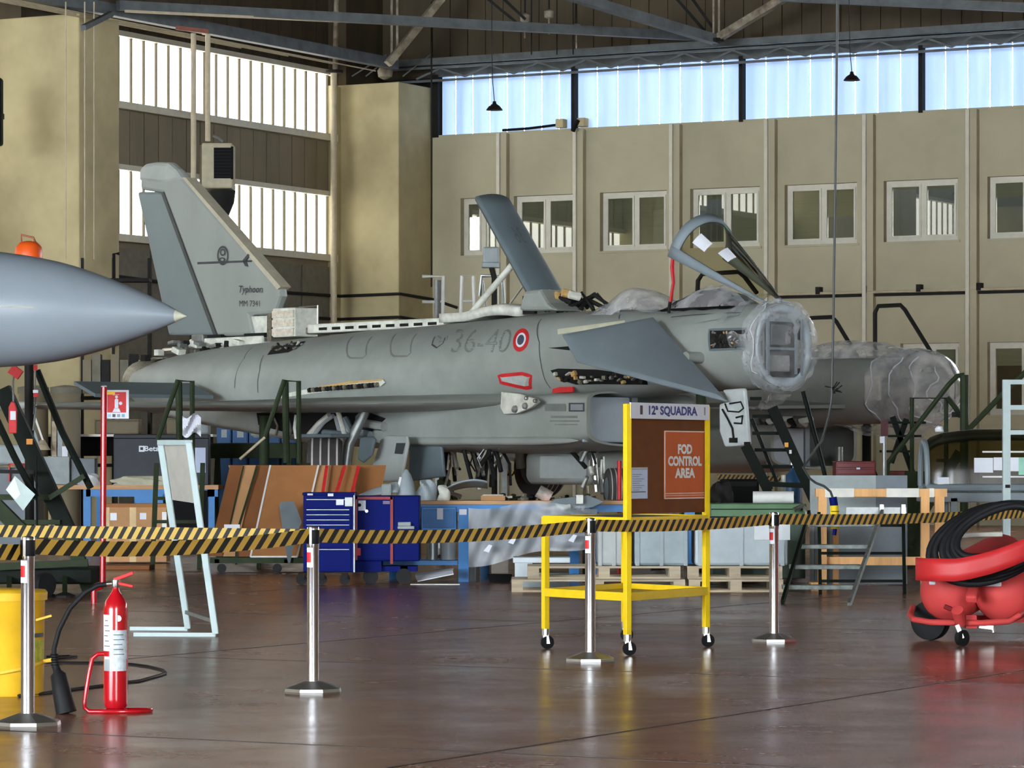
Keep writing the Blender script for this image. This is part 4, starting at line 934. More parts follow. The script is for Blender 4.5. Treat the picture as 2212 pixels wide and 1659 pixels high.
# ---------------------------------------------------------------- third jet: only its radome reaches into view at the left
SN = 30.5; tip = at(403, 683, SN); ax3 = Vector((-.965, .26, .043)).normalized(); sd3 = Vector((0,0,1)).cross(ax3).normalized()
J3 = thing('fighter_jet', 'smooth grey aircraft nose cone with pale tip reaching in from the left', 'aircraft', (tip.x-1.5, tip.y+.4, 0))
prof3 = [(0,.004),(.09,.050),(.2,.105),(.434,.203),(.64,.28),(.855,.35),(1.06,.408),(1.276,.455),(1.5,.488),(1.7,.508),(2.2,.55),(3.0,.60),(4.2,.63)]
def cone(k0, k1, n=40):
    ts = np.linspace(k0, k1, 26); rr = np.interp(ts, [p[0] for p in prof3], [p[1] for p in prof3]); mb = MB(); vs = []; fs = []
    up = ax3.cross(sd3)*-1 if (ax3.cross(sd3)).z < 0 else ax3.cross(sd3)
    for t_, r_ in zip(ts, rr):
        for j in range(n): a = 2*math.pi*j/n; vs.append(tip+ax3*t_+sd3*(r_*math.cos(a))+up*(r_*math.sin(a)))
    for i in range(len(ts)-1):
        for j in range(n): fs.append((i*n+j, i*n+(j+1)%n, (i+1)*n+(j+1)%n, (i+1)*n+j))
    fs.append(tuple(range(n))); fs.append(tuple((len(ts)-1)*n+j for j in range(n)))
    return mb.add(vs, fs)
m_rad = mat('radome_blue_grey', (134,144,152), 0.38, var=0.03, scale=2.0, spec=0.4)
cone(.085, 4.2).build('radome', m_rad, J3, smooth=50, world=True); cone(0, .10).build('radome_tip', mat('radome_tip_cream', (196,198,176), .5, var=.05), J3, smooth=50, world=True)
s0 = at(0, 662, SN-.62); MB().bar(s0, at(72, 664, SN-.55), .012, .012).build('lightning_strip', mat('strip_cream',(180,182,166),.5), J3, world=True)
# ---------------------------------------------------------------- foreground: barrier, extinguisher, bin, stands, notice trolley, bottle cart
m_chrome = mat('polished_chrome', (224,226,228), 0.24, metal=1.0, var=0.04)
m_yel = mat('yellow_paint', (240,204,34), 0.5, var=0.06, scale=8, spec=.25)
m_ybin = mat('yellow_plastic', (232,184,40), 0.45, var=0.08)
m_rub = mat('black_rubber', (22,23,25), 0.6, var=0.15, bump=.1, scale=20, spec=.25)
m_rede = mat('red_enamel', (178,16,28), 0.22, var=0.05, coat=.4)
m_redc = mat('red_worn_paint', (196,68,66), 0.6, var=0.10, scale=3, spec=.25)
m_pale = mat('pale_blue_grey_paint', (178,196,196), 0.45, var=0.06)
m_lab = mat('label_print', (196,206,212), 0.6, var=0.25, scale=30)
def tape_mat():
    m = bpy.data.materials.new('hazard_tape'); m.use_nodes = True; n = m.node_tree.nodes; l = m.node_tree.links; b = n['Principled BSDF']
    tc = n.new('ShaderNodeTexCoord'); sx = n.new('ShaderNodeSeparateXYZ'); l.new(tc.outputs['UV'], sx.inputs[0])
    mu = n.new('ShaderNodeMath'); mu.operation = 'MULTIPLY_ADD'; mu.inputs[1].default_value = -0.62; l.new(sx.outputs['Y'], mu.inputs[0]); l.new(sx.outputs['X'], mu.inputs[2])
    dv = n.new('ShaderNodeMath'); dv.operation = 'DIVIDE'; dv.inputs[1].default_value = 0.068; l.new(mu.outputs[0], dv.inputs[0])
    fr = n.new('ShaderNodeMath'); fr.operation = 'FRACT'; l.new(dv.outputs[0], fr.inputs[0])
    gt = n.new('ShaderNodeMath'); gt.operation = 'GREATER_THAN'; gt.inputs[1].default_value = 0.48; l.new(fr.outputs[0], gt.inputs[0])
    mx = n.new('ShaderNodeMix'); mx.data_type = 'RGBA'; mx.inputs[6].default_value = (*lin((38,32,24)), 1); mx.inputs[7].default_value = (*lin((255,226,120)), 1)
    l.new(gt.outputs[0], mx.inputs[0]); l.new(mx.outputs[2], b.inputs['Base Color']); b.inputs['Roughness'].default_value = 0.4
    tr = n.new('ShaderNodeBsdfTranslucent'); ms = n.new('ShaderNodeMixShader'); ms.inputs[0].default_value = 0.65
    l.new(mx.outputs[2], tr.inputs[0]); l.new(b.outputs[0], ms.inputs[1]); l.new(tr.outputs[0], ms.inputs[2]); l.new(ms.outputs[0], n['Material Output'].inputs[0])
    return m
m_tape = tape_mat()
def tape(p, q, h, d, label, n=24, per=.068):
    """flat belt between two points, sagging, stripes printed along its length"""
    p = Vector(p); q = Vector(q); L_ = (q-p).length; me = bpy.data.meshes.new('barrier_tape'); pts = sag(p, q, d, n); vs = []; fs = []
    nrm = (q-p).cross(Vector((0,0,1))).normalized()*.0012
    for c in pts:
        for dz in (-h/2, h/2): vs += [c+Vector((0,0,dz))-p+nrm, c+Vector((0,0,dz))-p-nrm]
    for i in range(n):
        k = 4*i; fs += [(k,k+4,k+6,k+2),(k+1,k+3,k+7,k+5),(k+2,k+6,k+7,k+3),(k,k+1,k+5,k+4)]
    me.from_pydata([tuple(v) for v in vs], [], fs); uvl = me.uv_layers.new(name='UVMap'); me.materials.append(m_tape)
    for lp in me.loops:
        i = lp.vertex_index; uvl.data[lp.index].uv = (L_*(i//4)/n*.068/per, (h if (i % 4) >= 2 else 0))
    me.update(); o = bpy.data.objects.new('barrier_tape', me); COL.objects.link(o); o.location = p
    return tag(o, label, 'tape', 'striped barrier tapes')
ST = [flo(60, 1570), flo(676, 1497), flo(1275, 1431), flo(1672, 1388)]
SL = ['chrome barrier post nearest, beside the red fire extinguisher', 'chrome barrier post in front of the blue tool cabinet', 'chrome barrier post in front of the yellow notice trolley', 'chrome barrier post right of the yellow notice trolley']
def stanchion():
    t = thing('barrier_post', SL[0], 'barrier post', ST[0], group='chrome barrier posts')
    ring = lambda r, z: [(r*math.cos(R(22.5+45*k)), r*math.sin(R(22.5+45*k)), z) for k in range(8)]
    rs = [ring(.178,0), ring(.18,.012), ring(.176,.03), ring(.05,.072)]; vs = [p for r in rs for p in r]; fs = [(i*8+j, i*8+(j+1)%8, (i+1)*8+(j+1)%8, (i+1)*8+j) for i in range(3) for j in range(8)]+[tuple(range(8)), tuple(range(24,32))]
    bs = MB().add(vs, fs).build('base', mat('brushed_base', (226,228,226), .36, metal=1.0, var=.05), t); 
    MB().add([(.07,.0,.0665),(.135,.0,.0475),(.13,-.045,.0475),(.07,-.03,.0665)], [(0,1,2,3)]).build('sticker', m_lab, bs)
    MB().lathe([(.036,.06),(.036,.87),(.038,.875),(.038,.985),(.034,.995),(.012,1.0)], 28).build('pole', m_chrome, t, smooth=45)
    hd = MB().lathe([(.0385,.895),(.040,.90),(.040,.975),(.0385,.98)], 24).build('belt_head', m_rub, t, smooth=45)
    MB().box(-.012,-.037,.945,.014,.02,.10).build('belt_slot', m_chrome, hd)
    sl = MB().grid(lambda a, b: (.0372*math.sin(-1.25+1.3*a), -.0372*math.cos(-1.25+1.3*a), .755+.125*b), 8, 1).build('label', m_paper, t)
    MB().grid(lambda a, b: (.0376*math.sin(-1.2+.95*a), -.0376*math.cos(-1.2+.95*a), .785+.06*b), 6, 1).build('print', m_redt, sl)
    return t
s0 = stanchion()
for i in range(1, 4): c = copy_tree(s0, None, ST[i]); c['label'] = SL[i]
TH_ = .083
def hd(i, dx=0): return ST[i]+Vector((dx, 0, .945))
dl = (hd(1)-hd(0)).normalized()
z_l = Z_of(1189, 17.6)
tape(at(-90, 1192, 17.6), hd(0)+Vector((-.04,0,-.03)), TH_, 0.0, 'striped tape running out of frame left of the nearest post', 6, .12)
tape(hd(0)+dl*.04, hd(1)-dl*.04, TH_, .04, 'black and yellow tape between the nearest post and the post at the blue cabinet', per=.14)
dl = (hd(2)-hd(1)).normalized(); tape(hd(1)+dl*.04, hd(2)-dl*.04, TH_, .035, 'black and yellow tape from the blue cabinet post to the yellow trolley post', per=.118)
dl = (hd(3)-hd(2)).normalized(); tape(hd(2)+dl*.04, hd(3)-dl*.04, TH_, .02, 'black and yellow tape crossing in front of the brown notice board', per=.105)
tape(hd(3)+Vector((.04,.02,0)), at(2284, 1102, 31.0), TH_, .03, 'black and yellow tape from the rightmost post to the red bottle cart', per=.10)
tape(at(-80, 1146, 22.0), hd(1)+Vector((-.03,.05,.0)), .075, .0, 'upper striped tape behind the nearest post, passing the red sign pole')
for p_, lb in ((at(-96, 1192, 17.6), 'chrome barrier post just past the left frame edge, nearer one'), (at(-86, 1146, 22.0), 'chrome barrier post just past the left frame edge, farther one'), (at(2290, 1102, 31.0), 'chrome barrier post just past the right frame edge behind the red cart')):
    c = copy_tree(s0, None, (p_.x, p_.y, 0)); c['label'] = lb
# far barrier tape under the jet
for a_, b_, lb in (((1085, 1022), (1345, 1026), 'distant striped tape seen under the jet behind the workbench'), ((1550, 1030), (1700, 1035), 'distant striped tape behind the dark green ladder')):
    tape(at(*a_, 55), at(*b_, 55), .08, .0, lb, 4)
# ---- fire extinguisher
E0 = flo(250, 1540); E = thing('fire_extinguisher', 'red fire extinguisher with black horn standing on a red stand', 'extinguisher', E0)
ey = E0.y; es = ey/FPX
MB().lathe([(.055,.028),(.066,.045),(.068,.08),(.068,.575),(.060,.615),(.036,.65),(.020,.675),(.018,.70)], 32).build('cylinder', m_rede, E, smooth=50)
MB().lathe([(.022,.695),(.024,.70),(.024,.735),(.012,.74)], 16).build('valve', m_metal, E, smooth=45)
lv = MB(); lv.bar((-.01,0,.735),(.10,-.01,.775),.03,.02).build('lever', m_redt, E, bevel=.004)
MB().bar((0,0,.72),(.10,-.01,.70),.03,.016).build('carry_handle', m_redt, E, bevel=.004)
MB().tube([(-.02,0,.715),(-.05,0,.713)], .014, 10).build('outlet', m_metal, E, smooth=1)
hz = [(-.05,0,.712),(-.10,0,.705),(-.17,-.01,.665),(-.25,-.02,.58),(-.31,-.03,.46),(-.335,-.04,.36),(-.335,-.05,.32)]
MB().tube(hz, .014, 10).build('hose', m_rub, E, smooth=1)
horn = MB().tube([(-.335,-.05,.33),(-.325,-.055,.26),(-.315,-.06,.232),(-.31,-.06,.215),(-.285,-.07,.10),(-.262,-.08,.005)], [.017,.020,.024,.044,.052,.058], 20).build('discharge_horn', m_rub, E, smooth=50)
for k in range(6): MB().lathe([(.020,-.004),(.025,0),(.020,.004)], 12, Matrix.Translation((-.333+.0017*k,-.052,.325-.014*k)), close=False).build('grip_ring', m_rub, horn, smooth=45)
# labels wrapped on the cylinder
def wraplab(a0, a1, z0, z1, mt, name, r=.0686): return MB().grid(lambda a, b: (r*math.sin(R(a0+(a1-a0)*a)), -r*math.cos(R(a0+(a1-a0)*a)), z0+(z1-z0)*b), 10, 1).build(name, mt, E)
wraplab(-70,-10,.345,.545,m_paper,'label'); wraplab(-12,70,.30,.46,m_lab,'label'); wraplab(-60,65,.235,.315,m_lab,'label'); wraplab(-55,-22,.235,.30,mat('label_grey',(150,158,160),.5),'label',.0689)
for k in range(6): wraplab(-60+7*(k%2),-22-5*(k%3),.37+.028*k,.375+.028*k,m_mark2,'print',.0689)
for k in range(5): wraplab(-4,50-6*(k%3),.325+.027*k,.329+.027*k,m_mark2,'print',.0689)
MB().lathe([(.017,0),(.017,.003)], 18, Matrix.Translation((.024,-.0645,.525)) @ Matrix.Rotation(R(90),4,'X') @ Matrix.Rotation(R(-20),4,'Y')).build('round_sticker', m_paper, E)
stt = [(-.05,-.0,.328),(-.10,0,.326),(-.13,0,.30),(-.15,-.01,.20),(-.17,-.02,.07),(-.168,-.03,.03),(-.14,-.05,.012),(0,-.07,.012),(.12,-.05,.012),(.175,.0,.012),(.19,.05,.012),(.12,.08,.012),(0,.06,.012)]
MB().tube(stt, .0125, 10).build('stand', m_rede, E, smooth=1); MB().lathe([(.07,.004),(.07,.016),(.045,.03)], 24).build('stand_plate', m_rede, E, smooth=45)
MB().bar((.05,-.05,.012),(.19,.04,.012),.05,.012).build('stand_foot', m_rede, E)
# ---- sign pole with extinguisher sign
S0 = flo(208, 1303); S = thing('sign_pole', 'tall red pole carrying a red fire extinguisher sign', 'sign', S0)
ux = X_of(222, S0.y)-S0.x; sc = S0.y/FPX
MB().tube([(ux,0,.19),(ux+.012,0,2.11)], .030, 14).build('pole', m_rede, S, smooth=1); MB().tube([(ux,0,.20),(ux-.02,0,.16),(-.02,0,.14),(-.022,0,.17)], .03, 10).build('offset_bracket', m_rede, S, smooth=1); MB().tube([(-.022,0,.15),(-.022,0,.0)], .03, 14).build('foot', m_rede, S, smooth=1)
MB().lathe([(.03,2.11),(.028,2.12),(.01,2.125)],12,Matrix.Translation((ux+.012,0,0))).build('pole_cap', m_paper, S)
pb = MB().b2(ux+.035, ux+.255, -.004, .004, 1.80, 2.08).build('sign_plate', m_paper, S, bevel=.004)
MB().b2(ux+.045, ux+.228, -.007, -.004, 1.86, 2.06).build('sign_face', m_redt, pb)
MB().b2(ux+.040, ux+.12, -.0075, -.004, 2.035, 2.066).build('sign_corner', mat('sign_yellow',(240,190,40),.5), pb)
MB().prism(rrect(.035,.10,.014), 0, .003, basis((ux+.135,-.007,1.945),(1,0,0),(0,0,1))).build('pictogram_body', m_paper, pb)
MB().prism(arc(0,0,.014,0,360,12)[:-1], 0, .003, basis((ux+.135,-.007,2.012),(1,0,0),(0,0,1))).build('pictogram_body', m_paper, pb)
MB().bar((ux+.10,-.009,2.03),(ux+.16,-.009,2.035),.008,.003).build('pictogram_body', m_paper, pb); MB().prism(arc(0,0,.017,0,360,12)[:-1], 0, .003, basis((ux+.175,-.007,1.95),(1,0,0),(0,0,1))).build('pictogram_body', m_paper, pb)
MB().prism([(-.04,0),(.04,0),(.025,.035),(-.02,.04)], 0, .003, basis((ux+.135,-.007,1.865),(1,0,0),(0,0,1))).build('pictogram_body', m_paper, pb)
for k, c in enumerate(((150,200,215),(70,74,80),(140,150,160),(120,170,190))): MB().b2(ux+.05+.045*k, ux+.08+.045*k, -.007, -.0045, 1.815, 1.845).build('pictogram', mat('sign_detail_%d'%k, c, .5), pb)
# ---- yellow bin
B0 = flo(14, 1500); Bn = thing('waste_bin', 'yellow plastic waste bin cut off by the left edge', 'bin', B0)
MB().lathe([(.215,0),(.222,.02),(.228,.56),(.236,.57)], 32).build('body', m_ybin, Bn, smooth=45); MB().lathe([(.242,.565),(.244,.61),(.23,.625),(.05,.635)], 32).build('lid', m_ybin, Bn, smooth=45)
MB().grid(lambda a, b: (.2262*math.sin(R(40+42*a)), -.2262*math.cos(R(40+42*a)), .20+.13*b), 8, 1).build('label', mat('label_lime',(176,176,36),.5,var=.35,scale=25), Bn); MB().grid(lambda a, b: (.2264*math.sin(R(40+42*a)), -.2264*math.cos(R(40+42*a)), .345+.025*b), 8, 1).build('label', m_mark2, Bn)
MB().tube([(.2264*math.sin(R(a)), -.232*math.cos(R(a)), .10+.10*(a+60)/140) for a in range(-60,81,10)]+[(.29,-.05,.21)], .012, 8).build('strap', mat('yellow_strap',(246,200,70),.5), Bn, smooth=1)
MB().bar((.19,-.12,.45),(.28,-.1,.475),.05,.012).build('handle', mat('yellow_strap',(246,200,70),.5), Bn)
# floor cable
cp = [(100,1421),(150,1419),(166,1421),(140,1425),(96,1427)]
o = MB().tube([flo(*p)+Vector((0,0,.008)) for p in cp], .007, 6).build('floor_cable', m_rub, smooth=1); tag(o, 'short loop of black cable beside the yellow bin', 'cable')
cp = [(40,1506),(100,1500),(180,1489),(240,1482),(262,1478),(300,1474),(340,1463),(358,1457),(352,1450),(325,1443),(290,1438),(230,1435),(150,1434),(100,1433)]
o = MB().tube([flo(*p)+Vector((0,0,.009)) for p in cp], .009, 6).build('floor_cable', m_rub, smooth=1); tag(o, 'long black cable looping on the floor behind the fire extinguisher', 'cable')
# ---- leaning pale frame stand
F0 = flo(440, 1370); F = thing('panel_stand', 'pale blue-grey tilted panel stand with flat floor legs', 'stand', (F0.x, F0.y, 0))
fb, ff = flo(406, 1362), flo(466, 1375)
tl, tr = at(347, 956, 28.1), at(408, 956, 27.5)
for p, q in ((fb, tl), (ff, tr)): MB().bar(p+Vector((0,0,.02)), q, .062, .05, up=(1,0,0)).build('upright', m_pale, F, world=True, bevel=.005)
for p, x in ((fb, 280), (ff, 288)): MB().bar(p+Vector((0,0,.015)), Vector((X_of(x, p.y), p.y+.05, .015)), .05, .03).build('floor_leg', m_pale, F, world=True)
MB().bar(tl, tr, .06, .04).build('top_rail', m_pale, F, world=True); MB().bar(fb.lerp(tl,.10), ff.lerp(tr,.08), .02, .03).build('cross_bar', m_alu, F, world=True)
q = [tl.lerp(tr,.12)+Vector((0,.02,-.01)), tr.lerp(tl,.12)+Vector((0,.02,-.01)), tr.lerp(ff,.315).lerp(tl.lerp(fb,.30),.12)+Vector((0,.02,0)), tl.lerp(fb,.30).lerp(tr.lerp(ff,.315),.12)+Vector((0,.02,0))]
nn = Vector((0,.012,0)); MB().add([*q, *[p+nn for p in q]], [(0,1,2,3),(7,6,5,4),(0,1,5,4),(1,2,6,5),(2,3,7,6),(3,0,4,7)]).build('panel', mat('stand_panel',(176,174,164),.6,var=.08), F, world=True)
# ---- yellow notice trolley
Lc, Fc, Rc, Bc = flo(1178, 1402), flo(1355, 1416), flo(1525, 1398), flo(1343, 1388)
Bc = Lc+Rc-Fc
K = thing('notice_trolley', 'yellow steel trolley on castors carrying a tall brown notice board', 'trolley', (Fc.x, Fc.y, 0))
e1 = (Lc-Fc); e2 = (Rc-Fc); d1 = e1.normalized(); d2 = e2.normalized()
zT, zS, zB = .98, .42, 1.80
for p, top in ((Lc, zT), (Fc, zB), (Rc, zB), (Bc, zT)):
    MB().bar(p+Vector((0,0,.14)), p+Vector((0,0,top)), .045, .045, up=d1).build('post', m_yel, K, world=True, bevel=.004)
for z_ in (zT-.03, zS):
    for a_, b_ in ((Lc,Fc),(Fc,Rc),(Rc,Bc),(Bc,Lc)): MB().bar(a_+Vector((0,0,z_)), b_+Vector((0,0,z_)), .04, .075 if z_ > .5 else .06).build('rail', m_yel, K, world=True)
for z_ in (zT+.0, zS-.01):
    o = Vector((0,0,z_)); MB().add([Lc+o,Fc+o,Rc+o,Bc+o,Lc+o-Vector((0,0,.012)),Fc+o-Vector((0,0,.012)),Rc+o-Vector((0,0,.012)),Bc+o-Vector((0,0,.012))], [(0,1,2,3),(7,6,5,4),(0,1,5,4),(1,2,6,5),(2,3,7,6),(3,0,4,7)]).build('shelf', m_yel if z_ < .5 else mat('deck_mat',(70,72,60),.7), K, world=True)
m_bbrown = mat('brown_board', (112,66,32), 0.75, var=0.10, scale=6, spec=.1)
nB = d2.cross(Vector((0,0,1))).normalized(); nB = nB if nB.y < 0 else -nB       # board faces the camera
bm0 = Fc+d2*.02; bd = MB()
def board_pt(k, z_, off=0.0): return Fc.lerp(Rc, k)+Vector((0,0,z_))+nB*off
def bpanel(k0, k1, z0, z1, off, th, name, mt, par): 
    vs = [board_pt(k, z_, o_) for o_ in (off, off-th) for k, z_ in ((k0,z0),(k1,z0),(k1,z1),(k0,z1))]
    return MB().add(vs, [(0,1,2,3),(7,6,5,4),(0,1,5,4),(1,2,6,5),(2,3,7,6),(3,0,4,7)]).build(name, mt, par, world=True)
bo = bpanel(.02, .98, zT+.03, 1.78, .0, .02, 'notice_board', m_bbrown, K)
tb = bpanel(.0, 1.0, 1.695, 1.81, .028, .01, 'title_strip', m_paper, K)
m_navy = mat('navy_print', (34,40,120), .6, var=.0)
Mb = lambda k, z_, off: Matrix.Translation(board_pt(k, z_, off)) @ Matrix((d2, Vector((0,0,1)), nB)).transposed().to_4x4()
bl = e2.length
lettering('title_lettering', '12\u00aa SQUADRA', m_navy, tb, Mb(.53, 1.752, .030), width=bl*.62, height=.078, bold=.04, world=True)
bpanel(.115,.145,1.725,1.79,.030,.002,'title_crest',mat('crest_maroon',(70,44,52),.6),tb); bpanel(.93,.945,1.73,1.79,.030,.002,'title_crest',m_mark,tb)
m_or = mat('orange_poster', (200,98,42), 0.65, var=0.05, spec=.1)
ps = bpanel(.45, .965, 1.115, 1.61, .006, .004, 'poster', m_or, bo)
for a_ in ((.45,.965,1.603,1.612),(.45,.965,1.112,1.121),(.45,.462,1.112,1.612),(.45,.965,1.15,1.156),(.45,.965,1.135,1.139)): bpanel(a_[0],a_[1],a_[2],a_[3],.008,.002,'poster_rule',mat('pale_pink',(236,206,190),.6),ps)
for k, (tx, wd) in enumerate((('FOD', .185), ('CONTROL', .435), ('AREA', .26))): lettering('poster_lettering', tx, m_white, ps, Mb(.712, 1.478-.088*k, .009), width=bl*wd, height=.074, bold=.05, world=True)
nt = bpanel(.01, .235, 1.12, 1.33, .01, .002, 'notice_sheet', mat('pale_blue_paper',(196,208,232),.8,var=.03), bo)
for k in range(8): bpanel(.05, .13+.03*(k%3), 1.18+.016*k, 1.184+.016*k, .012, .001, 'print', m_mark, nt)
bpanel(.03,.21,1.165,1.172,.012,.001,'print',m_mark2,nt); bpanel(.01,.235,1.332,1.345,.011,.002,'clip',m_alu,nt)
for p in (Lc, Fc, Rc, Bc):
    cs = MB().lathe([(.03,.10),(.03,.15)], 10, Matrix.Translation(p)).build('castor', m_metal, K, world=True)
    MB().add([p+Vector(v) for v in ((-.02,-.02,.12),(.02,-.02,.12),(.035,-.02,.04),(-.01,-.02,.04),(-.02,.02,.12),(.02,.02,.12),(.035,.02,.04),(-.01,.02,.04))], [(0,1,2,3),(7,6,5,4),(0,1,5,4),(1,2,6,5),(2,3,7,6),(3,0,4,7)]).build('fork', m_metal, cs, world=True)
    MB().lathe([(.02,-.016),(.048,-.016),(.05,-.008),(.05,.008),(.048,.016),(.02,.016)], 20, Matrix.Translation(p+Vector((.015,0,.05))) @ Matrix.Rotation(R(90),4,'X') @ Matrix.Rotation(R(25),4,'Y')).build('wheel', m_rub, cs, world=True, smooth=45)
# ---- red gas bottle cart
C0 = flo(2080, 1392); C = thing('bottle_cart', 'red cart with two gas bottles and a coiled black hose', 'cart', (C0.x, C0.y, 0))
ax = Vector((.46, .86, .16)).normalized()
def bottle(px, py, Y, r, L_, name):
    p = at(px, py, Y); M = basis(p, ax.orthogonal(), ax.cross(ax.orthogonal()))
    z = M.to_3x3() @ Vector((0,0,1)); sgn = 1 if z.dot(ax) > 0 else -1
    prof = [(.01,-.03),(r*.45,-.005),(r*.78,.05),(r*.95,.12),(r,.2),(r,L_)]
    return MB().lathe([(a_, b_*sgn) for a_, b_ in prof], 32, M).build(name, m_redc, C, world=True, smooth=50)
bottle(2034, 1288, 26.5, .235, 1.35, 'gas_bottle'); bottle(2152, 1290, 26.35, .235, 1.35, 'gas_bottle')
MB().bar(at(2098,1296,26.2), at(2108,1262,26.4), .09, .07).build('centre_clamp', m_redc, C, world=True, bevel=.02); MB().tube([at(2075,1345,26.3), at(2068,1318,26.2)], .045, 12).build('valve_guard', m_redc, C, world=True, smooth=1)
MB().tube([at(1972,1312,26.9), at(1966,1328,26.7), at(1974,1338,26.5), at(2010,1344,26.4), at(2120,1346,26.3), at(2180,1342,26.3), at(2200,1330,26.3), at(2225,1300,26.6)], .024, 10).build('bumper_tube', m_redc, C, world=True, smooth=1)
MB().bar(at(1985,1332,27.2), at(2250,1335,27.2), .5, .05).build('chassis', m_redc, C, world=True)
w_ = flo(2012, 1384); MB().lathe([(.03,-.05),(.10,-.055),(.15,-.045),(.155,0),(.15,.045),(.10,.055),(.03,.05)], 28, Matrix.Translation((w_.x,w_.y+.05,.155)) @ Matrix.Rotation(R(90),4,'X') @ Matrix.Rotation(R(-35),4,'Y')).build('wheel', m_rub, C, world=True, smooth=45)
w_ = flo(2078, 1396); MB().lathe([(.02,-.02),(.06,-.02),(.062,.02),(.02,.02)], 20, Matrix.Translation((w_.x,w_.y,.062)) @ Matrix.Rotation(R(90),4,'X') @ Matrix.Rotation(R(40),4,'Y')).build('castor', m_rub, C, world=True, smooth=45)
MB().bar((w_.x-.04,w_.y,.16),(w_.x,w_.y,.06),.05,.03).build('castor_fork', m_metal, C, world=True); MB().bar(at(2115,1352,26.4), at(2145,1356,26.4), .03,.03).build('brake_bar', m_metal, C, world=True); MB().tube([at(2145,1356,26.4), at(2147,1366,26.4)], .014).build('brake_bar', m_metal, C, world=True)
MB().b2(X_of(2085,26.4),X_of(2108,26.4),26.35,26.42,.12,.22).build('bracket', m_redt, C, world=True)
# curved red band that cradles the hose
bx_, by_, bz_ = at(2140, 1150, 26.15)
def band(a, b):
    t = R(168+150*a); return Vector((bx_+.50*math.cos(t)*1.12, by_+.34*math.sin(t)*1.0, bz_-.36+.17*b+(.30*max(0, a-.45)**1.5*2.2)))
MB().grid(band, 24, 3).build('hose_cradle', mat('red_band',(190,40,42),.45,var=.08), C, world=True, smooth=50, solid=.012)
for k, (px, py, r) in enumerate(((2058,1262,.03),)): pass
# hose coil: several turns
rnd = random.Random(3)
for k in range(11):
    ph0 = rnd.uniform(0,6.28); rx = .47-.018*k+rnd.uniform(-.015,.015); rz = .285-.012*k+rnd.uniform(-.02,.02); pts = []
    for i in range(40):
        t = 2*math.pi*i/40; pts.append((bx_+.02+rx*math.cos(t)+.012*math.sin(3*t+ph0), by_+.02+.10*math.sin(t)-.016*k, bz_-.08+rz*math.sin(t)+.10*math.cos(t)+.012*math.cos(2*t+ph0)+.008*k))
    MB().tube(pts, .026, 10, closed=True).build('hose_turn', m_rub, C, world=True, smooth=1)
MB().tube([at(2055,1160,26.3), at(2105,1155,26.3), at(2165,1154,26.3)], .02, 8).build('hose_strap', mat('strap_grey',(190,186,176),.6), C, world=True, smooth=1)
for (px, py, a_, b_) in ((2014,1259,.05,.03),(2142,1262,.15,.035)):
    MB().box(0,0,0,a_,.02,b_).build('paint_dab', m_paper, C, world=False, loc=Vector((at(px,py,26.26)-C0)), bevel=.01)
MB().tube([at(2040,1310,26.22), at(2055,1316,26.22)], .018).build('scuff', mat('scuff_dark',(120,20,26),.6), C, world=True)
# ---------------------------------------------------------------- middle ground: benches, cabinets, crates, ladders, stands
m_bb = mat('bench_blue_paint', (52,128,196), 0.45, var=0.08)
m_cab = mat('cabinet_blue', (0,18,98), 0.6, var=0.08, scale=4, spec=0.12)
m_wood = mat('bench_top_wood', (196,152,108), 0.6, var=0.2, scale=4, stretch=(.4,4,4))
m_pine = mat('pine_timber', (224,172,112), 0.6, var=0.15, scale=3, stretch=(4,4,.5))
m_pal = mat('pallet_timber', (176,162,138), 0.75, var=0.25, scale=3, stretch=(.5,4,4))
m_card = mat('cardboard', (160,108,62), 0.8, var=0.12, scale=2)
m_card2 = mat('cardboard_pale', (182,138,94), 0.8, var=0.12, scale=2)
m_card3 = mat('cardboard_dark', (128,80,42), 0.8, var=0.12, scale=2)
m_charc = mat('charcoal_case', (36,42,50), 0.55, var=0.12)
m_gpl = mat('grey_plastic', (146,156,156), 0.5, var=0.1)
m_tote = film('translucent_tote', (190,200,202), 0.18, 0.35, 2.0, 0.1)
m_sheet = film('loose_poly_sheet', (206,212,218), 0.62, 0.42, 1.5, 0.2)
m_gpart = mat('unpainted_part', (158,170,176), 0.5, var=0.1, scale=4)
m_gunm = mat('gunmetal_sheet', (96,106,112), 0.45, var=0.1)
def bx(name, label, cat, px0, px1, py0, py1, Y, depth, mt, bevel=.01, group=None):
    """single box thing: front face fills the pixel rectangle at depth Y"""
    x0, x1, z1, z0 = X_of(px0, Y), X_of(px1, Y), Z_of(py0, Y), Z_of(py1, Y)
    t = thing(name, label, cat, ((x0+x1)/2, Y, max(z0, 0)), group=group)
    MB().b2(x0, x1, Y, Y+depth, max(z0, 0), z1).build('body', mt, t, world=True, bevel=bevel); t['_'] = 0; del t['_']
    return t
def pb2(px0, px1, py0, py1, Y, d, name, mt, par, bevel=0, mb=None):
    return MB().b2(X_of(px0, Y), X_of(px1, Y), Y, Y+d, max(0, Z_of(py1, Y)), Z_of(py0, Y)).build(name, mt, par, world=True, bevel=bevel)
def pbar(p, q, Y, w_, name, mt, par, h=None, Y2=None): return MB().bar(at(*p, Y), at(*q, Y2 or Y), w_, h).build(name, mt, par, world=True)
def ptube(pts, r, name, mt, par, n=8): return MB().tube([at(*p) for p in pts], r, n).build(name, mt, par, world=True, smooth=1)
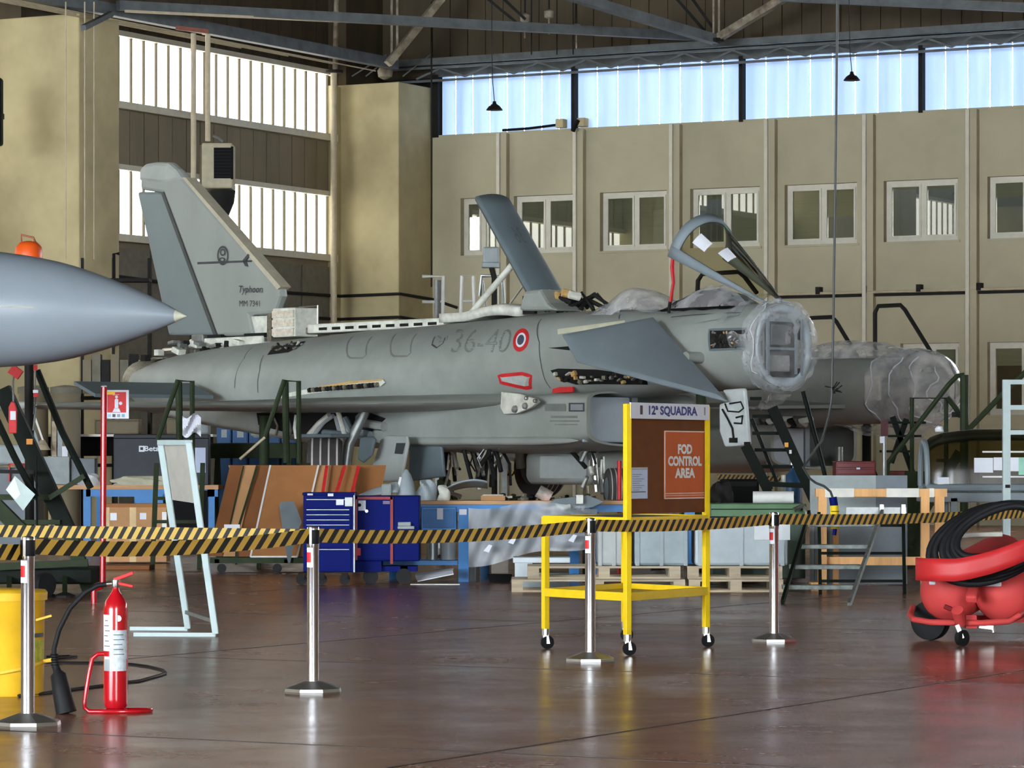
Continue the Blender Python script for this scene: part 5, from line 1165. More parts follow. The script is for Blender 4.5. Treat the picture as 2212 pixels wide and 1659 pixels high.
# ---- long blue bench with wooden top
YB = 39.8; x0, x1 = X_of(775, YB), X_of(1528, YB)
W = thing('workbench', 'long blue steel workbench with worn wooden top left of the notice trolley', 'workbench', (0, YB, 0))
MB().b2(x0, x1, YB, YB+.85, .885, .93).build('top', m_wood, W, world=True, bevel=.006)
for y_ in (YB+.03, YB+.75): MB().b2(x0+.05, x1-.05, y_, y_+.05, .80, .885).build('apron', m_bb, W, world=True)
for px in (800, 1001, 1240, 1490):
    MB().b2(X_of(px-11,YB), X_of(px+11,YB), YB+.02, YB+.12, 0, .88).build('leg', m_bb, W, world=True); MB().b2(X_of(px+36,YB), X_of(px+56,YB), YB+.7, YB+.8, 0, .88).build('leg', m_bb, W, world=True)
MB().b2(x0+.1, X_of(988,YB), YB+.08, YB+.75, .19, .24).build('lower_shelf', m_bb, W, world=True)
dw = MB().b2(X_of(910,YB), X_of(986,YB), YB-.01, YB+.6, .58, .86).build('drawer_unit', m_bb, W, world=True, bevel=.01); MB().b2(X_of(914,YB), X_of(982,YB), YB-.02, YB-.01, .62, .83).build('drawer', mat('drawer_blue',(40,108,172),.5), dw, world=True, bevel=.004)
pb2(992,1008,1100,1112,YB-.004,.004,'paper_tag',m_paper,W); pb2(944,957,1098,1122,YB-.03,.004,'paper_tag',m_paper,W)
# things under the bench
for k, (a_, b_, y0, lb, mt) in enumerate(((922,946,1165,'grey metal canister on the lower shelf of the blue bench',m_alu),(950,985,1168,'pale translucent tub on the lower shelf of the blue bench',m_tote),(1003,1030,1165,'grey bucket under the blue bench beside the leg',m_gpl))):
    Yk = YB+.2; zb = .245 if k < 2 else 0; zt = Z_of(y0, Yk); r = X_of(b_,Yk)-X_of((a_+b_)/2,Yk); t = thing('tub', lb, 'container', (X_of((a_+b_)/2,Yk), Yk+.1, zb))
    MB().lathe([(r*.9,0),(r,zt-zb-.03),(r*1.05,zt-zb-.03),(r*1.05,zt-zb)], 20).build('body', mt, t, smooth=45); MB().lathe([(r*1.06,zt-zb-.02),(r*1.02,zt-zb+.012),(r*.2,zt-zb+.015)], 20).build('lid', mt, t, smooth=45)
t = thing('paper_tray', 'white cardboard tray lying on the floor before the blue bench', 'tray', flo(940, 1263))
MB().add([tuple(at(*p)-Vector(t.location)) for p in ((897,1244,39.5),(978,1232,39.5),(980,1240,39.3),(902,1256,39.3),(898,1240,39.7),(980,1228,39.7))], [(0,1,2,3),(0,4,5,1)]).build('tray', m_paper, t, solid=.01)
MB().box(0,0,.006,.55,.2,.01).build('flat_sheet', m_prim, t)
t = thing('floor_tray', 'shallow black tray on the floor between bench legs', 'tray', flo(1080, 1258)); MB().lathe([(.16,0),(.2,.09),(.19,.09),(.15,.01)], 4, Matrix.Rotation(R(45),4,'Z')).build('tray', m_black, t)
t = thing('carton', 'small grey carton standing on the black tray under the bench', 'box', (X_of(1080,39.9), 39.9, .09)); MB().box(0,.1,.17,.2,.2,.34).build('body', mat('carton_grey',(120,112,102),.7), t, bevel=.01); MB().box(0,.1,.34,.21,.21,.01).build('flap', m_card, t)
# ---- things on the bench
zb = .93
def lump(name, label, cat, px, py0, px_w, Y, z0, mt, seed, sq=1.0, n=14):
    """crumpled wrapped part: irregular rounded lump resting at z0"""
    cx = X_of(px, Y); r = px_w*Y/FPX/2; h = Z_of(py0, Y)-z0; rnd = random.Random(seed); ks = [(rnd.randint(1,5), rnd.randint(1,4), rnd.uniform(0,6), rnd.uniform(.03,.11)) for _ in range(8)]
    def fn(a, b):
        t_, p_ = 2*math.pi*b, math.pi/2*a; k = 1+sum(w_*math.sin(i*t_+j*3*a+q) for i, j, q, w_ in ks)
        return (r*math.cos(t_)*math.cos(p_)**.6*k, r*sq*math.sin(t_)*math.cos(p_)**.6*k, max(0, h*math.sin(p_)**.9*(1+(k-1)*.6*math.cos(p_))))
    t = thing(name, label, cat, (cx, Y+r*sq, z0)); MB().grid(fn, n, 26, wrapv=True).build('body', mt, t, smooth=28); return t
Yc = 40.0
t = thing('pointed_fairing', 'pale grey upright pointed fairing standing behind the blue cabinets', 'fairing', (X_of(877,Yc), Yc+.15, zb)); h = Z_of(1014,Yc)-zb
MB().lathe([(.115,0),(.11,h*.25),(.09,h*.55),(.05,h*.85),(.012,h)], 20).build('shell', m_gpart, t, smooth=50); MB().bar((-.105,-.05,.1),(-.06,-.06,h*.75),.02,.03).build('edge_strip', m_white, t)
t = thing('curved_fairing', 'pale grey curved fairing lying with its thin end left behind the blue cabinets', 'fairing', (X_of(820,Yc), Yc, zb))
MB().grid(lambda a, b: (X_of(772+88*a,Yc)-X_of(820,Yc), .02+.22*b, (.03+.17*a**.8)*math.sin(math.pi*(.12+.6*b))+.02), 12, 8).build('skin', m_gpart, t, smooth=40, solid=.012)
MB().b2(X_of(824,Yc)-X_of(820,Yc), X_of(846,Yc)-X_of(820,Yc), -.02, .06, .04, .19).build('band', m_gpl, t, bevel=.02)
lump('wrapped_part', 'crumpled white wrapped part on the bench right of the pointed fairing', 'part', 922, 1036, 40, Yc+.1, zb, m_gpart, 4); lump('wrapped_part', 'white crumpled bag with fittings on the bench', 'part', 958, 1048, 26, Yc-.12, zb, m_prim, 12)
t = thing('curved_fairing', 'broad pale grey fairing shell on the bench under the open gear bay', 'fairing', (X_of(1000,Yc), Yc+.1, zb))
MB().grid(lambda a, b: (-.28+.56*a, .4*b, .02+.22*math.sin(math.pi*(.1+.55*a))*(1-.4*b)), 10, 6).build('skin', m_gpart, t, smooth=40, solid=.015)
MB().tube([(-.25,0,.05),(-.15,-.05,.09),(-.02,-.03,.04)], .025).build('fitting', m_metal, t)
t = thing('parts_tray', 'pinkish cardboard tray of small parts on the bench', 'tray', (X_of(1065,YB+.2), YB+.2, zb)); MB().b2(-.14,.14,0,.2,0,.055).build('tray', m_card2, t); MB().b2(-.12,.12,.02,.18,.055,.07).build('contents', m_gut, t)
ORD = ('first','second','third','fourth','fifth','sixth','seventh','eighth','ninth','tenth')
for k in range(10):
    px = 1088+k*20+random.uniform(-4,4); Yk = YB+.15+random.uniform(0,.5); cn = ('dark','olive','grey','black')[k%4]
    t = thing('loose_fitting', '%s loose fitting on the blue bench, %s fitting from the left' % (cn, ORD[k]), 'part', (X_of(px,Yk), Yk, zb), group='loose fittings on the bench')
    a = random.uniform(.03,.055); MB().lathe([(a,0),(a*1.1,a*.5),(a*.6,a*.9),(a*.7,a*1.4),(a*.2,a*1.6)], 8).build('body', (m_dark,m_green,m_gut,m_black)[k%4], t)
    MB().bar((-a,0,a*.5),(a*2,a*.4,a*.8),a*.5).build('arm', (m_gut,m_dark,m_black,m_green)[k%4], t)
t = thing('paint_tin', 'tilted pink and green tin on the bench under the belly store', 'tin', (X_of(1176,40), 40, zb)); MB().lathe([(.075,0),(.075,.16),(.07,.165)], 18, Matrix.Translation((0,0,.07)) @ Matrix.Rotation(R(-60),4,'Y') @ Matrix.Translation((0,0,-.08))).build('body', mat('tin_pink',(200,170,164),.5,rgb2=(90,112,98),var=.1,scale=6), t, smooth=45)
t = thing('aircraft_skin_piece', 'grey aircraft panel lying across the bench end beside the trolley', 'panel', (X_of(1230,39.4), 39.4, zb))
pp = [(1165,1097),(1200,1078),(1270,1070),(1305,1084),(1280,1096),(1228,1100)]
MB().add([at(x,y,39.45)-Vector(t.location) for x, y in pp]+[at(x,y+2,39.55)-Vector(t.location)+Vector((0,.3,0)) for x, y in pp], [tuple(range(6)), tuple(range(11,5,-1))]+[(i,(i+1)%6,6+(i+1)%6,6+i) for i in range(6)]).build('skin', m_acd, t); MB().bar(at(1168,1101,39.4)-Vector(t.location), at(1232,1094,39.4)-Vector(t.location), .02, .05).build('edge', m_prim, t); MB().box(X_of(1252,39.4)-t.location.x, -.02, .02, .08,.02,.10).build('bracket', m_prim, t)
t = thing('red_tube', 'red vertical tube standing left of the notice board', 'tube', (X_of(1338,41.2), 41.2, 0)); MB().tube([(0,0,0),(0,0,Z_of(995,41.2))], .028, 12).build('pipe', m_red, t, smooth=1); MB().lathe([(.2,0),(.2,.03),(.05,.05)],16).build('foot', m_red, t)
# ---- blue roll cabinets
YR = 38.75; T = thing('tool_cabinet', 'blue roller tool cabinet with shallow drawers beside the cardboard sheets', 'tool cabinet', (X_of(710,YR), YR, 0))
pb2(655,766,1066,1236,YR,.55,'body',m_cab,T,.012); pb2(653,766,1064,1070,YR-.02,.6,'worktop',m_cab,T,.006)
for k, (y0, y1) in enumerate(((1078,1098),(1100,1109),(1111,1120),(1122,1131),(1133,1145),(1147,1182),(1186,1230))):
    d = pb2(660,758,y0,y1,YR-.014,.02,'drawer',m_cab,T,.003); pb2(662,754,y0+.4,y0+1.9,YR-.026,.012,'handle',m_alu,d)
pb2(763.5,766.5,1066,1236,YR-.012,.012,'edge_trim',m_alu,T)
for a_ in ((664,676,1066,1070),(708,720,1066,1072)): pb2(*a_,YR-.03,.008,'decal',m_paper,T)
pb2(726,742,1079,1091,YR-.03,.012,'tag',m_paper,T); pb2(745,762,1074,1094,YR-.035,.02,'lock',m_alu,T,.004)
for px in (664, 706, 755): 
    p = flo(px, 1256); cs = MB().lathe([(.02,-.025),(.06,-.025),(.062,.025),(.02,.025)], 18, Matrix.Translation((p.x,YR+.1,.062)) @ Matrix.Rotation(R(90),4,'X')).build('castor', m_rub, T, world=True, smooth=45); MB().box(p.x,YR+.05,.10,.07,.07,.06).build('fork', m_dark, cs, world=True)
YR2 = 39.0; T = thing('tool_cabinet', 'blue tool cabinet with a red-taped door and paper notes', 'tool cabinet', (X_of(836,YR2), YR2, 0))
pb2(768,906,1071,1212,YR2,.6,'body',m_cab,T,.012); pb2(768,824,1205,1236,YR2+.05,.5,'plinth',m_cab,T)
dr = pb2(770,848,1074,1208,YR2-.015,.02,'door',m_cab,T,.004)
for a_ in ((767,848,1073,1079),(767,772,1073,1210),(843,849,1073,1218)): pb2(*a_,YR2-.022,.01,'red_trim',mat('cabinet_red',(140,16,20),.45),dr)
pb2(774,790,1081,1103,YR2-.024,.008,'note',m_paper,dr); MB().lathe([(.02,0),(.02,.012)],14,Matrix.Translation(at(776.5,1091,YR2-.025)) @ Matrix.Rotation(R(90),4,'X')).build('note_dot', m_black, dr, world=True); MB().lathe([(.018,0),(.018,.015)],14,Matrix.Translation(at(792,1104,YR2-.016)) @ Matrix.Rotation(R(90),4,'X')).build('lock', m_metal, dr, world=True)
pb2(771,779,1184,1200,YR2-.024,.008,'sticker',m_redt,dr); pb2(827,842,1082,1089,YR2-.02,.006,'smudge',mat('smudge_pink',(120,108,130),.6),dr)
for px in (800, 872): cs = MB().lathe([(.02,-.03),(.085,-.03),(.088,.03),(.02,.03)], 20, Matrix.Translation((X_of(px,YR2),YR2+.12,.088)) @ Matrix.Rotation(R(90),4,'X')).build('castor', m_rub, T, world=True, smooth=45); MB().box(X_of(px,YR2),YR2+.14,.16,.08,.08,.08).build('fork', m_dark, cs, world=True)
MB().b2(X_of(780,YR2),X_of(900,YR2),YR2+.1,YR2+.5,.14,.2).build('chassis', m_cab, T, world=True)
t = thing('folded_cloth', 'folded grey cloth hanging on the side of the blue cabinet', 'cloth', at(876, 1143, YR2-.03)); MB().b2(-.09,.10,-.01,.02,0,.035).build('fold', m_gpl, t, bevel=.008); MB().b2(-.085,.06,-.015,.02,.035,.08).build('fold', m_gpl, t, bevel=.008)
# ---- cardboard sheets on a dolly
YD = 43.0; D = thing('sheet_dolly', 'green dolly on castors carrying the leaning cardboard sheets', 'dolly', (X_of(620,YD), YD, 0))
for y_ in (YD-.1, YD+.75): MB().b2(X_of(455,YD), X_of(790,YD), y_, y_+.07, .12, .19).build('rail', m_green, D, world=True)
for px in (470, 620, 775): MB().b2(X_of(px-5,YD), X_of(px+5,YD), YD-.1, YD+.82, .12, .17).build('cross_rail', m_green, D, world=True)
for px in (480, 600, 770): cs = MB().lathe([(.02,-.03),(.055,-.03),(.058,.03),(.02,.03)], 18, Matrix.Translation((X_of(px,YD),YD-.05,.058)) @ Matrix.Rotation(R(90),4,'X')).build('castor', m_rub, D, world=True, smooth=45)
def sheet(px_t0, px_t1, px_b0, px_b1, dy, mt, label, y0=1005, y1=1222, th=.03):
    Yt, Yb_ = YD+.55+dy, YD+dy; q = [at(px_t0,y0,Yt), at(px_t1,y0,Yt), at(px_b1,y1,Yb_), at(px_b0,y1,Yb_)]; q[2].z = q[3].z = .195; n_ = Vector((0, th, .0))
    t = thing('cardboard_sheet', label, 'cardboard', (q[3].x, Yb_, .19), group='cardboard sheets on the dolly')
    MB().add(q+[p+n_ for p in q], [(0,1,2,3),(7,6,5,4),(0,1,5,4),(1,2,6,5),(2,3,7,6),(3,0,4,7)]).build('board', mt, t, world=True); return t, q
sheet(493,834,560,800,.42,m_card,'rearmost wide cardboard sheet, its plain right end showing above the cabinets')
sheet(497,526,450,484,.30,m_card3,'dark brown cardboard sheet at the left end of the dolly')
sheet(524,556,482,512,.24,m_card2,'pale cardboard strip with a white label, second from the left')
sheet(552,588,508,546,.18,m_card3,'brown cardboard strip with a green edge, third from the left')
ms, mq = sheet(584,688,541,642,.08,m_card,'large strapped cardboard sheet with a white outline')
sheet(684,716,640,690,.12,m_card2,'pale cardboard sheet with red straps right of the strapped one'); sheet(714,770,688,760,.16,m_card,'cardboard sheet with red straps behind the blue cabinet')
def strap(pts, mt, name, par, w_=.022): 
    for p, q in zip(pts, pts[1:]): MB().bar(p, q, w_, .006, up=(0,1,0)).build(name, mt, par, world=True)
f_ = Vector((0,-.012,0)); strap([mq[0]+f_, mq[3]+f_], m_white, 'strap', ms); strap([mq[1]+f_, mq[2]+f_], m_white, 'strap', ms); strap([mq[3]+f_, mq[2]+f_], m_white, 'strap', ms); 
strap([at(706,1006,YD+.6), at(697,1066,YD+.4)], m_redt, 'red_strap', ms, .04); strap([at(745,1006,YD+.6), at(726,1066,YD+.4)], m_redt, 'red_strap', ms, .04); strap([at(775,1006,YD+.6), at(760,1066,YD+.4)], m_redt, 'red_strap', ms, .04)
strap([at(556,1006,YD+.68), at(512,1150,YD+.25), at(510,1220,YD+.12)], m_green, 'green_edging', ms, .03); strap([at(526,1006,YD+.75), at(482,1200,YD+.25)], m_green, 'green_edging', ms, .02)
pb2(484,518,1133,1147,YD-.02,.01,'white_label',m_paper,ms)
for a_ in ((600,690,1010,1040,.62,'patch'),(640,690,1050,1110,.42,'patch')): pass
t = thing('sheet_metal_offcut', 'rounded blue-grey sheet metal panel leaning on the cardboard', 'panel', (X_of(628,YD-.1), YD-.15, .19))
pp = [(603,1092),(607,1084),(634,1083),(640,1095),(652,1128),(636,1160),(634,1180),(627,1216),(622,1216),(614,1170)]
MB().add([at(x,y,YD-.16+(1216-y)*.0012) for x, y in pp]+[at(x,y,YD-.15+(1216-y)*.0012) for x, y in pp], [tuple(range(10)), tuple(range(19,9,-1))]+[(i,(i+1)%10,10+(i+1)%10,10+i) for i in range(10)]).build('plate', m_gunm, t, world=True)
# ---- far left bench with the charcoal case
YL = 56.5; W = thing('workbench', 'blue workbench with wooden top under the charcoal tool case', 'workbench', (X_of(330,YL), YL, 0))
pb2(120,472,1048,1057,YL,.9,'top',m_wood,W); zt = Z_of(1057,YL)
for px in (187, 455): MB().b2(X_of(px-8,YL), X_of(px+8,YL), YL+.05, YL+.15, 0, zt).build('leg', m_bb, W, world=True); MB().b2(X_of(px+10,YL), X_of(px+20,YL), YL+.7, YL+.8, 0, zt).build('leg', m_bb, W, world=True)
MB().b2(X_of(185,YL), X_of(470,YL), YL+.05, YL+.1, zt-.12, zt).build('apron', m_bb, W, world=True); MB().b2(X_of(290,YL), X_of(352,YL), YL+.02, YL+.6, zt-.3, zt-.08).build('drawer', m_bb, W, world=True); MB().b2(X_of(360,YL), X_of(448,YL), YL+.02, YL+.7, .02, zt-.02).build('cupboard', m_black, W, world=True)
zl = Z_of(1048,YL)
T = thing('tool_case', 'large charcoal tool case with white lettering on the left bench', 'tool case', (X_of(348,YL), YL+.3, zl))
yb = YL+.3; MB().b2(X_of(245,yb), X_of(451,yb), yb, yb+.35, zl, Z_of(938,yb)).build('body', m_charc, T, world=True, bevel=.015); MB().b2(X_of(245,yb), X_of(451,yb), yb-.01, yb, Z_of(948,yb), Z_of(946,yb)).build('lid_seam', m_black, T, world=True)
lettering('case_lettering', 'Beta', m_paper, T, basis(at(328,969,yb-.008),(1,0,0),(0,0,1)), width=.24, height=.085, bold=.02, world=True)
pb2(300,312,963,976,yb-.008,.006,'case_logo',m_paper,T); pb2(303,309,966,972,yb-.012,.006,'case_logo',m_charc,T)
pb2(421,444,967,1021,yb-.008,.006,'notice_sheet',mat('pale_blue_paper',(196,208,232),.8,var=.03),T)
lump('rolled_sheet', 'long cream roll of wrapped sheet on the left bench', 'roll', 320, 1028, 150, YL-.0, zl, mat('cream_wrap',(186,184,160),.7,var=.12), 14, .12)
lump('wrapped_part', 'clear crumpled bag on the left bench beside the red pole', 'part', 192, 1022, 44, YL, zl, m_film2, 15, .6)
t = thing('grey_bin_box', 'grey parts box with rolled papers on the left bench', 'box', (X_of(115,YL), YL+.2, zl)); yk = YL+.2
pb2(80,150,986,1046.5,yk,.4,'body',m_gpl,t,.01); pb2(152,205,990,1046.5,yk+.1,.4,'side_box',m_gunm,t,.01)
for px, y0, mt in ((118,910,m_pal),(128,912,m_gpl),(140,964,m_paper)): pb2(px-6,px+6,y0,1000,yk+.1,.06,'roll',mt,t)
MB().lathe([(.13,0),(.04,.16),(.01,.17)],16,Matrix.Translation(at(92,972,yk-.1))).build('cone_funnel', m_pal, t, world=True, smooth=45); pbar((60,905),(80,965),yk-.05,.12,'folded_chart',m_gpl,t); pbar((76,903),(94,955),yk-.12,.03,'folded_chart',m_white,t)
t = thing('cardboard_box', 'taped cardboard box on the floor below the charcoal case', 'box', flo(295, 1217)); Yx = t.location.y
pb2(228,360,1090,1214,Yx,.5,'body',m_card2,t,.008); pb2(280,294,1090,1214,Yx-.004,.006,'tape_strip',mat('packing_tape',(206,176,124),.4),t); pb2(226,362,1088,1096,Yx-.01,.5,'flap',m_card,t); pb2(238,252,1108,1124,Yx-.005,.005,'label',m_paper,t); pb2(302,316,1108,1122,Yx-.005,.005,'label',m_paper,t); pb2(350,360,1106,1148,Yx-.005,.005,'tape_strip',m_white,t); pb2(229,236,1090,1214,Yx-.004,.006,'tape_strip',mat('packing_tape',(206,176,124),.4),t)
t = thing('flattened_carton', 'flattened brown carton under the cardboard box', 'carton', flo(272, 1231)); MB().box(0,.3,.03,.6,.6,.06).build('sheet', m_card3, t, bevel=.01)
# ---- shaded store behind the near wing
YS = 60.5
for k, (a_, b_) in enumerate(((468,500),(502,536),(538,572),(574,606),(608,640))):
    t = thing('blue_locker', '%s blue locker under the near wing, counting from the left' % ('first','second','third','fourth','fifth')[k], 'locker', (X_of((a_+b_)/2,YS), YS, 0), group='blue lockers under the wing'); pb2(a_,b_,918,1080,YS,.5,'body',mat('locker_blue',(30,80,130),.5,var=.1),t,.01); pb2(a_+3,b_-3,922,1070,YS-.02,.02,'door',mat('locker_blue',(30,80,130),.5,var=.1),t,.004); pb2(a_+10,b_-10,928,945,YS-.025,.008,'label',m_gpl,t)
t = thing('green_trestle', 'olive green steel trestle beam behind the cardboard sheets', 'trestle', (X_of(545,58.5), 58.5, 0)); pb2(452,640,957,990,58.5,.3,'beam',m_green,t,.01)
for px in (470, 625): pbar((px,990),(px-8,1170),58.5,.08,'leg',m_green,t); pbar((px,990),(px+8,1170),58.7,.08,'leg',m_green,t)
for k, (a_, b_, y0, y1, mt, lb) in enumerate(((360,418,905,938,m_panel,'tan carton on the shelf behind the charcoal case'),(205,300,908,938,m_panel,'long tan carton behind the red sign'),(422,450,915,938,m_gpl,'grey case behind the tool case'))):
    t = thing('carton', lb, 'box', (X_of((a_+b_)/2,61), 61, Z_of(y1,61))); pb2(a_,b_,y0,y1,61,.5,'body',mt,t,.03); pb2(a_,b_,y0-2,y0,60.98,.5,'lid',mt,t)
t = thing('storage_rack', 'long dark shelf bench carrying cartons behind the charcoal case', 'rack', (X_of(290,61), 61, 0)); pb2(60,460,938,943,60.9,.8,'shelf',m_white,t); pb2(60,460,943,985,61.5,.1,'back',m_black,t)
for px in (70, 250, 450): MB().b2(X_of(px-4,61), X_of(px+4,61), 61, 61.06, 0, Z_of(940,61)).build('leg', m_dark, t, world=True)
# ---- portable steps seen before the wing: two olive frames
for k, (a_, lb) in enumerate(((380,'olive grab frame of the left wing steps behind the charcoal case'),(610,'olive grab frame of the right wing steps behind the cardboard sheets'))):
    Yf = 44.5; t = thing('wing_steps', lb, 'steps', (X_of(a_,Yf), Yf, 0)); 
    ptube([(a_-40,950,Yf),(a_+4,822,Yf),(a_+35,824,Yf),(a_+36,1000,Yf+.2)], .032, 'rail', m_green, t); ptube([(a_+6,825,Yf+.5),(a_+9,1000,Yf+.5)], .045, 'post', m_green, t)
    if k: ptube([(a_-38,945,Yf-.1),(a_-92,992,Yf-.2)], .018, 'rail', m_pal, t)
    if k == 0: MB().grid(lambda a, b: at(394+40*a, 898+42*b+6*math.sin(7*a), Yf-.1+.06*math.sin(9*a+7*b)), 10, 10).build('rag', m_paper, t, world=True, smooth=25)
    for z_ in (.3,.6,.9): MB().box(X_of(a_,Yf), Yf+.2+.2*z_, z_, .6, .22, .04).build('tread', m_green, t, world=True)
    for dx in (-.3,.3): MB().bar((X_of(a_,Yf)+dx,Yf,0),(X_of(a_,Yf)+dx,Yf+.5,1.35),.06,.05).build('stringer', m_green, t, world=True)
# ---- film-covered panels before the bench
t = thing('polythene_bundle', 'aircraft skin draped in clear polythene leaning between bench and trolley', 'panel', (X_of(1150,38.7), 38.7, 0)); Yw = 38.7
MB().grid(lambda a, b: at(1012+262*a, 1092+ (128-34*a)*(1-b)+4*math.sin(9*a)+6*math.sin(4*a+2), Yw+.05*math.sin(11*a+3*b)+.03*math.sin(23*a*b+1)+.02*math.sin(40*a-9*b)), 70, 24).build('polythene', m_sheet, t, world=True, smooth=80)
MB().grid(lambda a, b: at(1020+270*a, 1100+(100-26*a)*(1-b), Yw+.22), 4, 2).build('panel', mat('wrapped_core',(96,104,112),.5,var=.15), t, world=True, solid=.02)
for px in (1032, 1262): pbar((px,1165),(px,1258),Yw+.2,.04,'leg',m_dark,t)
for px, y_ in ((1105,1172),(1052,1190),(1235,1168)): MB().prism([(-.04,0),(.02,-.02),(.06,.06),(.02,.07)],0,.004,basis(at(px,y_,Yw-.12),(1,0,0),(0,0,1))).build('tag', m_paper, t, world=True)
# ---- pallets and totes
YP = 36.7
def pallet(px0, px1, z0, lb, seed, Y0=YP):
    t = thing('pallet', lb, 'pallet', (X_of((px0+px1)/2,Y0), Y0, z0), group='timber pallets'); a_, b_ = X_of(px0,Y0), X_of(px1,Y0)
    for k in range(6): MB().b2(a_, b_, Y0+.15*k, Y0+.15*k+.1, z0+.112, z0+.134).build('deck_board', m_pal, t, world=True)
    for k in range(3): MB().b2(a_, b_, Y0+.36*k, Y0+.36*k+.1, z0, z0+.022).build('base_board', m_pal, t, world=True)
    for i in range(3):
        for k in range(3): MB().b2(a_+(b_-a_-.12)*i/2, a_+(b_-a_-.12)*i/2+.12, Y0+.36*k, Y0+.36*k+.1, z0+.022, z0+.112).build('block', m_pal, t, world=True)
pallet(1105, 1480, 0, 'long weathered pallet on the floor behind the trolley, left', 1); pallet(1488, 1692, 0, 'weathered pallet on the floor behind the rightmost post', 2); pallet(1140, 1470, .137, 'upper weathered pallet left, stacked on the long one', 3, YP+.1); pallet(1485, 1690, .137, 'upper weathered pallet right, under the clear crates', 4, YP+.1)
t = thing('plastic_box', 'white plastic box on the floor beside the pallets under the wrapped panel', 'box', (X_of(1130,37.6), 37.6, 0)); pb2(1112,1150,1206,1250,37.9,.4,'body',mat('milk_white_plastic',(200,210,214),.4,var=.05),t,.01); pb2(1108,1232,1204,1216,37.88,.45,'lid',mat('milk_white_plastic',(200,210,214),.4,var=.05),t,.008)
MB().b2(X_of(1115,38),X_of(1230,38),38.0,38.2,0,.16).build('base', m_gpl, t, world=True)
zc = .275
def crate(px0, px1, y0, Y0, lb, mt):
    t = thing('storage_crate', lb, 'crate', (X_of((px0+px1)/2,Y0), Y0, zc), group='grey storage crates on pallets'); a_, b_, z1 = X_of(px0,Y0), X_of(px1,Y0), Z_of(y0,Y0)
    MB().b2(a_, b_, Y0, Y0+.75, zc, z1).build('body', mt, t, world=True, bevel=.03); MB().b2(a_-.02, b_+.02, Y0-.02, Y0+.77, z1-.04, z1).build('rim', m_gpl, t, world=True, bevel=.01)
    for k in (.06,.5,.94): MB().b2(a_+(b_-a_)*k-.02, a_+(b_-a_)*k+.02, Y0-.015, Y0, zc, z1-.04).build('rib', mt, t, world=True)
    return t
c1 = crate(1292,1360,1122,YP+.12,'pale grey crate with label seen behind the middle barrier post',mat('crate_grey',(168,174,172),.45,var=.08)); c2 = crate(1370,1488,1122,YP+.14,'translucent grey crate seen through the yellow trolley frame',mat('crate_tint',(136,150,154),.35,var=.12,scale=3)); c3 = crate(1501,1702,1118,YP+.12,'large pale crate with white notice behind the rightmost post',mat('crate_tint2',(158,170,174),.35,var=.12,scale=3))
MB().b2(X_of(1630,YP),X_of(1708,YP),YP+.08,YP+.1,.55,Z_of(1122,YP)).build('notice', mat('notice_white',(206,212,214),.6,var=.05), c3, world=True)
t = thing('green_chest', 'long olive green chest lid behind the crates with a paper roll on it', 'chest', (X_of(1640,39.2), 39.2, 0)); pb2(1536,1742,1088,1120,39.2,.7,'lid',mat('chest_green',(84,120,84),.5,var=.1),t,.01); pb2(1538,1740,1118,1250,39.25,.6,'body',mat('chest_green2',(92,112,100),.5,var=.1),t,.01)
pb2(1536,1742,1099,1101,39.19,.02,'lid_seam',m_dgreen,t); ptube([(1715,1102,39.1),(1735,1092,39.1),(1742,1110,39.1)],.03,'latch',m_metal,t)
t = thing('paper_roll', 'thick white paper roll lying on the green chest', 'roll', (X_of(1673,39.3), 39.3, Z_of(1088,39.2)))
MB().tube([(X_of(1628,39.3)-t.location.x,.12,.07),(X_of(1716,39.3)-t.location.x,.08,.07)], .068, 24).build('paper', m_white, t, smooth=45); MB().tube([(X_of(1714,39.3)-t.location.x,.08,.07),(X_of(1718,39.3)-t.location.x,.08,.07)], .025, 12).build('core', m_dark, t)
# ---- step ladder
T = thing('step_ladder', 'paint-worn grey steel step ladder beside the rightmost post', 'ladder', flo(1800, 1300)); m_lad = mat('ladder_steel',(120,128,124),.5,metal=.3,var=.35,scale=14)
for k, (a_, b_, y_, Yk) in enumerate(((1746,1902,1138,35.9),(1726,1882,1186,35.3),(1708,1862,1230,34.7),(1692,1846,1274,34.1))):
    z_ = Z_of(y_,Yk); MB().b2(X_of(a_,Yk), X_of(b_,Yk), Yk, Yk+.22, z_, z_+.045).build('tread', m_lad, T, world=True, bevel=.006)
ptube([(1748,1108,36.1),(1690,1300,33.7)],.02,'front_rail',m_dgreen,T); MB().bar(at(1690,1302,33.7)*1, at(1748,1108,36.1), .03,.06).build('front_rail', m_dgreen, T, world=True); MB().bar(flo(1834,1308), at(1906,1106,36.1), .03,.06).build('front_rail', m_lad, T, world=True)
for px in (1772, 1954): p = flo(px, 1283); MB().bar((p.x,p.y,0), at(px-3,1108,36.6), .035,.05).build('rear_leg', m_dgreen, T, world=True)
for y_ in (1135,1195,1255): pbar((1772,y_),(1955,y_),36.7,.03,'rear_rail',m_dgreen,T)
pb2(1828,1958,1096,1112,36.3,.02,'top_plate',m_alu,T); 
for px in (1905, 1952): pb2(px-4,px+4,1090,1112,36.2,.06,'bracket',m_metal,T)
